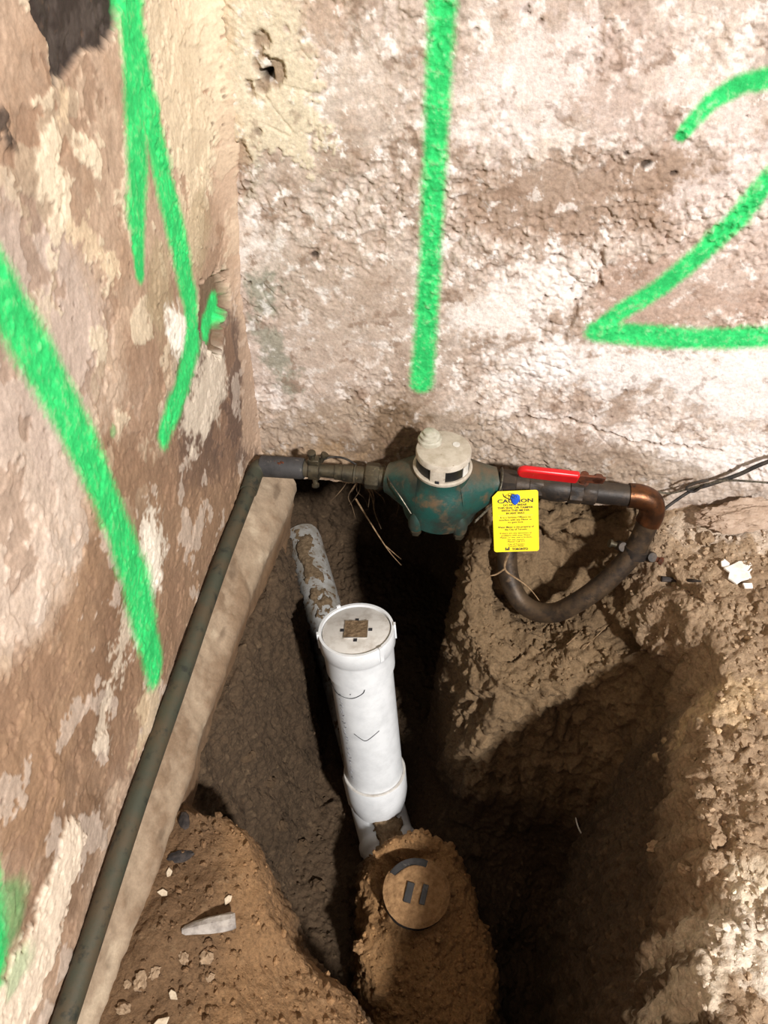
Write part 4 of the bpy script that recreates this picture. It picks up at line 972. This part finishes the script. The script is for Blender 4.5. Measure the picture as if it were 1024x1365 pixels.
# ------------------------------------------------------------------ copper service pipe looping down into the soil
cs = empty('copper_service_pipe', A_(0.60, -0.11, -0.15), 'dark copper pipe bending down and looping under the valve', 'pipe')
c0 = v0 + vdx*0.150
MB().tube([c0, A_(0.612, PY, 0.0395)], 0.0172, 24).build('straight_tube', M_IRON, cs)
MB().tube(smooth_path([A_(0.604, PY, 0.0395), A_(0.622, PY, 0.0390), A_(0.640, -0.0665, 0.030), A_(0.6455, -0.071, 0.010), A_(0.643, -0.075, -0.006)], 8), 0.0196, 28).build('elbow', M_COPPER, cs)
MB().tube(smooth_path([A_(0.643, -0.075, -0.002), A_(0.641, -0.079, -0.025), A_(0.632, -0.090, -0.058), A_(0.614, -0.104, -0.090), A_(0.587, -0.118, -0.125), A_(0.555, -0.128, -0.160), A_(0.524, -0.128, -0.192), A_(0.490, -0.118, -0.204), A_(0.462, -0.100, -0.196), A_(0.442, -0.075, -0.165), A_(0.434, -0.045, -0.12), A_(0.430, -0.02, -0.09)], 8), 0.0172, 24).build('bent_tube', M_COPPER_D, cs)
cc = A_(0.6345, -0.0895, -0.060); cdir = unit(A_(0.634, -0.090, -0.062) - A_(0.641, -0.079, -0.025))
ccl = MB().lathe([(0.0178, -0.008), (0.0205, -0.007), (0.0205, 0.007), (0.0178, 0.008)], cc, cdir, 24).build('earth_clamp', M_IRON, cs)
sdv = unit(np.cross(cdir, A_(0.3, 1, 0.4)))
for sg in (-1, 1):
    b0 = cc + sdv*sg*0.024
    MB().lathe([(0.0075, -0.010), (0.0085, -0.008), (0.0085, 0.008), (0.0075, 0.010)], b0, unit(A_(0.2, -0.7, 0.6)), 16).build('clamp_ear', M_IRON, ccl)
    MB().lathe([(0.0042, 0.0), (0.0042, 0.016), (0.0066, 0.0165), (0.0066, 0.021)], b0, sdv*sg + A_(0, -0.3, 0.2), 14).build('clamp_bolt', M_RUST if sg > 0 else M_BRASS, ccl)

# ------------------------------------------------------------------ the caution tag
tA = A_(0.3925, -0.1, 0.0557); tB = A_(0.4619, -0.1, 0.0562); tD = A_(0.4062, -0.145, -0.0342)
tV = unit(tD-tA); tU = (tB-tA); tU = unit(tU - 0.55*tV*(tU@tV)); tU = unit(tU - tV*(tU@tV)); TWd, THt = 0.0695, 0.1000
tN = np.cross(tV, tU); tN = tN if tN@(CAM-tA) > 0 else -tN
ct = empty('caution_tag', tA + tV*THt, 'yellow caution card with black print hanging below the red valve handle', 'tag')
def rrect(wd, ht, r, cut=0.0):
    p = []
    for cx, cy, a in ((wd-r, r, -90), (wd-r, ht-r, 0), (r, ht-r, 90)):
        p += [(cx+r*math.cos(math.radians(a+i*18)), cy+r*math.sin(math.radians(a+i*18))) for i in range(6)]
    return p + [(0, cut), (cut, 0)]
card = MB().prism(rrect(TWd, THt, 0.004, 0.009), tA - tN*0.0006, tU, tV, 0.0006)
card.build('card', M_YELLOW, ct)
FONT_CACHE = {}
def text_lines(lines, parent):
    dg = bpy.context.evaluated_depsgraph_get()
    for name, txt, v, size, bold, wmax, u0 in lines:
        cu_ = bpy.data.curves.new('t', 'FONT'); cu_.body = txt; cu_.align_x = 'CENTER'; cu_.size = 1.0; cu_.offset = bold; cu_.resolution_u = 2
        ob = bpy.data.objects.new('t', cu_); COL.objects.link(ob); bpy.context.view_layer.update()
        dg = bpy.context.evaluated_depsgraph_get(); ev = ob.evaluated_get(dg); me = ev.to_mesh()
        V = np.array([q.co[:] for q in me.vertices]); Fs = [tuple(p.vertices) for p in me.polygons]
        ev.to_mesh_clear(); bpy.data.objects.remove(ob); bpy.data.curves.remove(cu_)
        V[:, 0] -= (V[:, 0].max()+V[:, 0].min())/2
        sx = wmax/(V[:, 0].max()-V[:, 0].min())
        mb = MB(); mb.add([tA + tU*(u0 + p[0]*sx) + tV*(v - p[1]*size) + tN*0.0003 for p in V], Fs); mb.build(name, M_INK, parent)
cx = TWd*0.50
text_lines([('print_line', 'CAUTION', 0.0190, 0.0086, 0.022, 0.054, cx),
            ('print_line', 'DO NOT BREAK', 0.0240, 0.0044, 0.012, 0.036, cx),
            ('print_line', 'THIS SEAL OR TAMPER', 0.0285, 0.0044, 0.012, 0.054, cx),
            ('print_line', 'WITH THIS METER', 0.0330, 0.0044, 0.012, 0.043, cx),
            ('print_line', 'IN ANY WAY', 0.0375, 0.0044, 0.012, 0.028, cx),
            ('print_line', 'It is a Serious Offence to', 0.0440, 0.0042, 0.0, 0.046, cx),
            ('print_line', 'interfere with any Meter or', 0.0480, 0.0042, 0.0, 0.050, cx),
            ('print_line', 'its gate lock', 0.0520, 0.0042, 0.0, 0.023, cx),
            ('print_line', 'Water Meter is the property of', 0.0600, 0.0044, 0.004, 0.055, cx),
            ('print_line', 'the City of Toronto', 0.0640, 0.0044, 0.004, 0.034, cx),
            ('print_line', 'If there are any questions or', 0.0698, 0.0036, -0.004, 0.049, cx),
            ('print_line', 'problems with your Water', 0.0734, 0.0036, -0.004, 0.045, cx),
            ('print_line', 'Meter, or this seal is broken,', 0.0770, 0.0036, -0.004, 0.049, cx),
            ('print_line', 'for any reason,', 0.0806, 0.0036, -0.004, 0.026, cx),
            ('print_line', 'Please Call 311', 0.0838, 0.0036, -0.004, 0.026, cx),
            ('print_line', 'City of Toronto', 0.0882, 0.0036, -0.004, 0.026, cx),
            ('print_line', 'Toronto Water', 0.0914, 0.0036, -0.004, 0.024, cx),
            ('city_name', 'TORONTO', 0.0972, 0.0052, 0.030, 0.0245, cx+0.0055)], ct)
for v_, w_ in ((0.0395, 0.052),):
    MB().prism([(cx-w_/2, v_), (cx+w_/2, v_), (cx+w_/2, v_+0.0003), (cx-w_/2, v_+0.0003)], tA+tN*0.0001, tU, tV, 0.0003).build('rule_line', M_INK2, ct)
# the two curved towers of the city mark
lg = MB()
for u_, w_, hh_ in ((0.0175, 0.0016, 0.0050), (0.0222, 0.0018, 0.0060)):
    lg.prism([(u_, 0.0972), (u_+w_, 0.0972), (u_+w_, 0.0972-hh_), (u_, 0.0972-hh_*0.85)], tA+tN*0.0001, tU, tV, 0.0004)
lg.prism([(0.0196, 0.0972), (0.0217, 0.0972), (0.0217, 0.0950), (0.0206, 0.0938), (0.0196, 0.0950)], tA+tN*0.0001, tU, tV, 0.0004)
lg.build('city_mark', M_INK, ct)
# wire seal: blue tab with wires to the meter
sl = empty('wire_seal', tA + tU*0.033 + tV*0.012, 'blue plastic seal on a thin wire pinned over the yellow card', 'seal')
sc_ = tA + tU*0.0345 + tV*0.0125 + tN*0.0045
tabp = [(0.0, 0.0105), (0.0040, 0.0075), (0.0078, 0.001), (0.0075, -0.0045), (0.004, -0.0075), (0.0, -0.0065), (-0.004, -0.0075), (-0.0068, -0.0045), (-0.0068, 0.001), (-0.0038, 0.0075)]
MB().prism(tabp, sc_ - tN*0.002, tU, tV, 0.004).build('blue_tab', M_BLUE, sl, bevel=0.0016)
for pts in ([(0, -0.002), (-0.004, -0.006), (-0.009, -0.008), (-0.010, -0.004)], [(0.002, -0.004), (0.0, -0.009), (-0.006, -0.010), (-0.003, -0.0045)]):
    MB().tube(smooth_path([sc_ + tU*a + tV*b + tN*0.003 for a, b in pts], 6), 0.0005, 6).build('wire_end', M_INK, sl)
lp = [A_(0.406, -0.055, 0.066), A_(0.407, -0.075, 0.068), A_(0.4055, -0.090, 0.058), A_(0.401, -0.098, 0.044), A_(0.392, -0.106, 0.030), A_(0.380, -0.115, 0.018), A_(0.372, -0.122, 0.012)]
MB().tube(smooth_path(lp, 8), 0.0013, 8).build('wire', M_STEEL, sl)
lp2 = [a + A_(-0.001, -0.002, -0.0025) for a in lp]
MB().tube(smooth_path(lp2, 8), 0.0011, 8).build('wire', M_STEEL, sl)
MB().tube(smooth_path([A_(0.4055, -0.090, 0.058), A_(0.412, -0.104, 0.052), sc_ - tU*0.004 + tN*0.001], 8), 0.0007, 6).build('wire', M_STEEL, sl)
lw = MB().tube(smooth_path([aty(515, 622, -0.06), aty(517, 636, -0.085), aty(524, 648, -0.105), aty(534, 662, -0.118), aty(548, 684, -0.13)], 8), 0.0011, 8).build('seal_wire', M_STEEL)
tag(lw, 'thin wire running from the left union nut to the meter', 'wire')

# ------------------------------------------------------------------ cables at the right
def wall_pts(pts, y): return [aty(px, py, yy) for (px, py), yy in zip(pts, y if hasattr(y, '__len__') else [y]*len(pts))]
P1 = wall_pts([(1120, 585), (1024, 615), (985, 632), (950, 644), (925, 652), (905, 664), (884, 680), (866, 700), (858, 718), (862, 738)], [-0.02, -0.022, -0.024, -0.026, -0.028, -0.035, -0.045, -0.055, -0.07, -0.085])
tag(MB().tube(smooth_path(P1, 8), [0.0034]*33+[0.0026]*40, 10).build('black_cable', M_CABLE), 'thick black cable crossing the wall foot to the pipe clamp', 'cable')
P2 = wall_pts([(1120, 650), (1024, 643), (970, 640), (940, 645), (915, 652), (893, 657), (878, 655)], -0.03)
tag(MB().tube(smooth_path(P2, 8), 0.0016, 8).build('thin_cable', M_STEEL), 'thin grey cable running along the wall foot to the copper elbow', 'cable')
P3 = wall_pts([(940, 645), (925, 655), (915, 650), (930, 642), (945, 640)], -0.034)
tag(MB().tube(smooth_path(P3, 8), 0.0018, 8).build('cable_twist', M_CABLE), 'short loop of wire twisted round the black cable', 'cable')

# ------------------------------------------------------------------ loose things on the soil
def rot_from(n, ang):
    n = unit(np.asarray(n, float)); a = A_(0, 0, 1) if abs(n[2]) < 0.9 else A_(1, 0, 0)
    e1 = unit(np.cross(a, n)); e2 = np.cross(n, e1)
    c, s_ = math.cos(ang), math.sin(ang)
    return np.stack([e1*c+e2*s_, -e1*s_+e2*c, n], 1)
def stone(name, px, py, rx, ry, rz, mat, label, cat, group=None, ang=0.0, amp=0.35, sub=3, sink=0.35, shp=30, freq=1.3, octs=2):
    p, n = hit(px, py); n = unit(n*0.6 + A_(0, 0, 0.6))
    mb = MB().blob(p + n*rz*(1-sink*2), 1.0, sub, amp, (rx, ry, rz), rot_from(n, ang), freq, octs)
    return tag(mb.build(name, mat, None, sharp=shp), label, cat, group)
# the long grey stone on the left bank, blunt at its right end
def long_stone():
    p, n = hit(277, 1240); n = unit(n*0.4 + A_(0, 0, 0.8))
    a, _ = hit(243, 1242); b, _ = hit(312, 1236); d = unit(b-a); d = unit(d - n*(d@n)); e = np.cross(n, d); L = np.linalg.norm(b-a)
    prof = [(0.0, 0.30), (0.06, 0.52), (0.25, 0.72), (0.5, 0.9), (0.75, 1.0), (0.92, 1.0), (1.0, 0.86)]
    V = []; m_ = 9; rr = random.Random(3)
    for t, w_ in prof:
        for k in range(m_):
            an = 2*math.pi*k/m_ + 0.2
            V.append(a + d*(t*L) + e*(math.cos(an)*0.0095*w_*(1+rr.uniform(-.14, .14))) + n*(0.004 + math.sin(an)*0.0078*w_*(1+rr.uniform(-.16, .16))))
    f = [(i*m_+k, i*m_+(k+1) % m_, (i+1)*m_+(k+1) % m_, (i+1)*m_+k) for i in range(len(prof)-1) for k in range(m_)]
    f += [tuple(range(m_-1, -1, -1)), tuple((len(prof)-1)*m_+k for k in range(m_))]
    mb = MB(); mb.add(V, f); return tag(mb.build('long_stone', M_STONE, None, sharp=25), 'long narrow grey stone lying on the orange soil beside the ledge', 'stone')
long_stone()
def flake(name, px, py, poly, th, mat, label, cat, group=None, ang=0.0, sc=1.0):
    p, n = hit(px, py); n = unit(n*0.3 + A_(0, 0, 0.8)); R = rot_from(n, ang)
    mb = MB().prism([(a*sc, b*sc) for a, b in poly], p + n*0.001, R[:, 0], R[:, 1], th)
    return tag(mb.build(name, mat, None, bevel=th*0.25), label, cat, group)
fl1 = [(-0.026, 0.004), (-0.017, 0.014), (-0.004, 0.012), (0.004, 0.018), (0.016, 0.008), (0.026, 0.004), (0.022, -0.010), (0.010, -0.012), (0.006, -0.022), (-0.006, -0.014), (-0.018, -0.008)]
flake('plaster_chip', 986, 763, fl1, 0.004, M_CHIP, 'large jagged white plaster chip on the right bank', 'chip', ang=-0.5, sc=1.05)
flake('plaster_chip', 966, 752, [(-0.008, 0.0), (0.0, 0.007), (0.009, 0.004), (0.006, -0.006), (-0.003, -0.006)], 0.004, M_CHIP, 'small white plaster chip touching the large jagged one', 'chip')
flake('plaster_chip', 997, 782, [(-0.005, 0.006), (0.004, 0.006), (0.005, -0.006), (-0.004, -0.008)], 0.004, M_CHIP, 'small white plaster crumb just below the large jagged chip', 'chip')
M_FLAKE = mat_mix('pale_flake', (206, 190, 166), (170, 150, 126), 90, rough=0.9, bstr=0.5)
chip = [(-0.008, -0.003), (-0.002, 0.005), (0.006, 0.004), (0.009, -0.001), (0.002, -0.005)]
for i, (px, py, sc, lab) in enumerate(((226, 1163, 0.9, 'pale stone flake topmost on the left bank, close to the ledge'), (217, 1190, 1.0, 'pale stone flake on the left bank, left of the long stone and highest of two'),
        (303, 1200, 1.0, 'pale stone flake on the left bank just above the long grey stone'), (231, 1328, 1.0, 'small white flake below the long grey stone'), (216, 1365, 1.5, 'white flake at the bottom edge of the photo on the left bank'))):
    flake('stone_flake', px, py, chip, 0.003, M_FLAKE, lab, 'flake', 'pale flakes on the left bank', ang=i*1.3, sc=sc*0.75)
for i, (px, py, sc, lab) in enumerate(((188, 1308, 1.3, 'largest tan pebble in the rubble near the ledge foot'), (245, 1277, 0.9, 'tan pebble just below the left half of the long stone'), (275, 1277, 1.2, 'tan pebble just below the right half of the long stone'),
        (206, 1297, 0.9, 'tan pebble touching the right side of the largest left bank pebble'), (170, 1312, 0.7, 'small tan pebble between the ledge and the largest left bank pebble'), (165, 1345, 1.1, 'tan pebble lowest beside the ledge'), (280, 1302, 0.7, 'small tan pebble farthest below the long stone to the right'))):
    stone('pebble', px, py, 0.0068*sc, 0.0054*sc, 0.0042*sc, M_PEB, lab, 'pebble', 'pebbles on the left bank', i*0.9, 0.7, 3, shp=20, freq=2.0)
stone('black_scrap', 246, 1094, 0.012, 0.007, 0.004, M_CHAR, 'small black scrap at the top of the left bank', 'scrap', ang=0.5)
stone('black_scrap', 240, 1142, 0.007, 0.016, 0.004, M_CHAR, 'longer black scrap half buried midway down the left bank', 'scrap', ang=0.3)
# rubble on the right bank and at the foot of the wall
stone('rubble_block', 990, 694, 0.026, 0.066, 0.020, M_PINK, 'large pinkish rubble block against the foot of the right wall', 'rubble', ang=0.1, amp=0.55, sub=5, sink=0.12, freq=2.2, octs=5)
stone('rubble_block', 935, 668, 0.016, 0.014, 0.016, M_PINK, 'small pinkish rubble lump under the black cable', 'rubble', amp=0.3)
for i, (px, py, sc, lab) in enumerate(((942, 718, 1.5, 'tan pebble right of the pipe clamp, above the white chips'), (930, 752, 1.4, 'tan pebble left of the white plaster chips'), (942, 795, 1.6, 'tan pebble below left of the white plaster chips'), (872, 1128, 1.1, 'lone tan pebble stuck in the shaded right side of the pit'),
        (912, 1160, 0.9, 'tan pebble on the lower right bank edge'), (955, 1120, 1.3, 'tan sliver of stone low on the right bank'), (990, 985, 1.5, 'tan stone midway down the right bank'), (1005, 1030, 1.2, 'tan stone below the midway stone on the right bank'), (960, 930, 1.1, 'tan pebble under the ridge on the right bank'))):
    stone('pebble', px, py, 0.0085*sc, 0.0065*sc, 0.0055*sc, M_PEB, lab, 'pebble', 'pebbles on the right bank', i*1.7, 0.7, 3, shp=20, freq=2.0)
for i, (px, py, sc, mt_, lab) in enumerate((
        (400, 1130, 1.5, M_CLOD, 'largest brown clod on the hole floor between left bank and white pipe'),
        (376, 1100, 0.9, M_CLOD, 'smaller brown clod above left of the largest floor clod'),
        (424, 1180, 1.2, M_CLOD, 'brown clod on the floor left of the soil mound'),
        (358, 1042, 1.0, M_CLOD, 'brown clod midway down the slope under the ledge'),
        (330, 1008, 0.9, M_CLOD, 'highest brown clod on the slope under the ledge'),
        (634, 1133, 1.1, M_CLOD, 'brown clod in the gap right of the mound top'),
        (690, 1170, 1.2, M_CLOD, 'brown clod at the edge of the dark pit right of the mound'),
        (590, 1020, 1.0, M_CLOD, 'brown clod on the shaded floor right of the white pipe foot'),
        (565, 950, 1.0, M_CLOD, 'brown clod on the shaded floor right of the white pipe middle'),
        (482, 1203, 1.0, M_DIRT2, 'ochre clod on the mound left of the old cap'),
        (480, 1262, 1.0, M_DIRT2, 'ochre clod low on the left side of the mound'),
        (584, 1250, 0.8, M_DIRT2, 'ochre clod on the mound just below the old cap'),
        (613, 1288, 0.7, M_DIRT2, 'ochre clod lowest on the mound'))):
    stone('soil_clod', px, py, 0.013*sc, 0.010*sc, 0.008*sc, mt_, lab, 'clod', 'soil clods in the hole', i*0.7, 0.6, 3, shp=25, freq=1.8)
# sliver in the pit and roots
p, n = hit(775, 1098); d = unit(A_(0.35, -1.0, -0.1))
tag(MB().tube(smooth_path([p + n*0.008 - d*0.018, p + n*0.010, p + n*0.008 + A_(0.002, 0, 0) + d*0.018], 4), [0.0008]+[0.0014]*7+[0.0006], 7).build('white_sliver', M_CHIP), 'thin white sliver in the dark pit', 'sliver')
def root(name, pts, r, mat, label, group=None):
    P = smooth_path(pts, 6); n_ = len(P)
    return tag(MB().tube(P, [r*(1-0.75*i/(n_-1)) for i in range(n_)], 7).build(name, mat), label, 'root', group)
rr = random.Random(11)
for i in range(16):
    x0 = rr.uniform(0.140, 0.215); y0 = rr.uniform(-0.004, 0.03); L = rr.uniform(0.05, 0.13)
    pts = [A_(x0, y0, -0.03)]; d = A_(rr.uniform(-.3, .5), rr.uniform(-.15, .1), -1)
    for k in range(4):
        d = unit(d + A_(rr.uniform(-.5, .6), rr.uniform(-.3, .3), rr.uniform(-.2, .2))); pts.append(pts[-1] + d*L/4)
    root('hanging_root', pts, rr.uniform(0.0010, 0.0019), M_ROOT_D, 'fine dark root hanging from under the wall left of the meter', 'roots under the wall')
LR = [aty(474, 664, 0.02), aty(490, 690, 0.01), aty(505, 714, 0.0), aty(520, 736, -0.01), aty(535, 753, -0.02)]
root('long_root', LR, 0.0019, M_ROOT, 'long pale root hanging lowest below the left union nut')
root('root_tip', [aty(514, 727, -0.006), aty(522, 734, -0.008), aty(529, 740, -0.010), aty(535, 745, -0.012)], 0.0010, M_ROOT, 'short pale root tip forking off the long hanging root')
tw = [aty(678, 738, -0.13), aty(673, 752, -0.135), aty(676, 762, -0.14), aty(695, 775, -0.15), aty(708, 786, -0.155), aty(719, 800, -0.16)]
root('twig', tw, 0.0022, M_ROOT, 'thin forked twig emerging below the yellow card')
root('twig', [aty(674, 757, -0.138), aty(662, 765, -0.142), aty(652, 768, -0.146), aty(646, 776, -0.15)], 0.0017, M_ROOT, 'side shoot pointing left from the twig below the yellow card')
for i, (a, b, c, lab) in enumerate((((757, 860), (765, 850), (780, 838), 'thin rootlet curving on the soil below the copper loop, left one'), ((778, 868), (800, 845), (812, 830), 'thin rootlet curving on the soil below the copper loop, right one'), ((905, 880), (912, 872), (920, 868), 'short pale rootlet at the right rim of the hole'), ((918, 925), (926, 928), (932, 924), 'tiny pale rootlet below the right rim of the hole'))):
    pts = [hit(*q_)[0] + hit(*q_)[1]*0.004 for q_ in (a, b, c)]
    root('rootlet', pts, 0.0012, M_ROOT, lab)
pts = [hit(q_, 776 + (q_-880)*0.06)[0] + A_(0, 0, 0.003) for q_ in (880, 900, 920, 932)]
root('dark_stick', [q_ + A_(0, 0, 0.006) for q_ in pts], 0.005, M_CHAR, 'short dark stick lying in the soil right of the copper loop')

# crumbs nobody could count
def crumbs():
    rs = np.random.RandomState(2)
    x, y, z = GV.T; w = np.clip(GN[:, 2], 0, 1)**2*((y < -0.03) & (y > -1.0) & (x < 0.95) & (x > 0.05))
    w = w*(0.4 + 1.2*(z > -0.3) + 1.0*((z > -0.68) & (z < -0.5)))
    k = rs.choice(len(GV), 5200, p=w/w.sum())
    bm = bmesh.new(); bmesh.ops.create_icosphere(bm, subdivisions=1, radius=1.0)
    B = np.array([v.co[:] for v in bm.verts]); Fb = np.array([[v.index for v in f.verts] for f in bm.faces]); bm.free()
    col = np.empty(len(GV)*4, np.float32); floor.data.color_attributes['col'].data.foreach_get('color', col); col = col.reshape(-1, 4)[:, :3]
    r = 0.0012 + 0.0035*rs.rand(len(k))**3
    V = []; Fs = []; Cc = []
    S = B[None]*(1 + 0.5*(rs.rand(len(k), len(B), 1)-0.5))*(0.7+0.6*rs.rand(len(k), 1, 3))*r[:, None, None] + (GV[k] + GN[k]*(r*0.4)[:, None])[:, None, :]
    Fs = Fb[None] + (np.arange(len(k))*len(B))[:, None, None]
    tone = (0.75 + 0.7*rs.rand(len(k)))[:, None]
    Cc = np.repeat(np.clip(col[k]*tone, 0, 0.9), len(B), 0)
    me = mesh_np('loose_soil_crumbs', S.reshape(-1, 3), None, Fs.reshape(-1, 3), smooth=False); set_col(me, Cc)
    return tag(link('loose_soil_crumbs', me, M_SOIL), 'loose crumbs of soil scattered over the banks and the hole', 'soil', None, 'stuff')
crumbs()
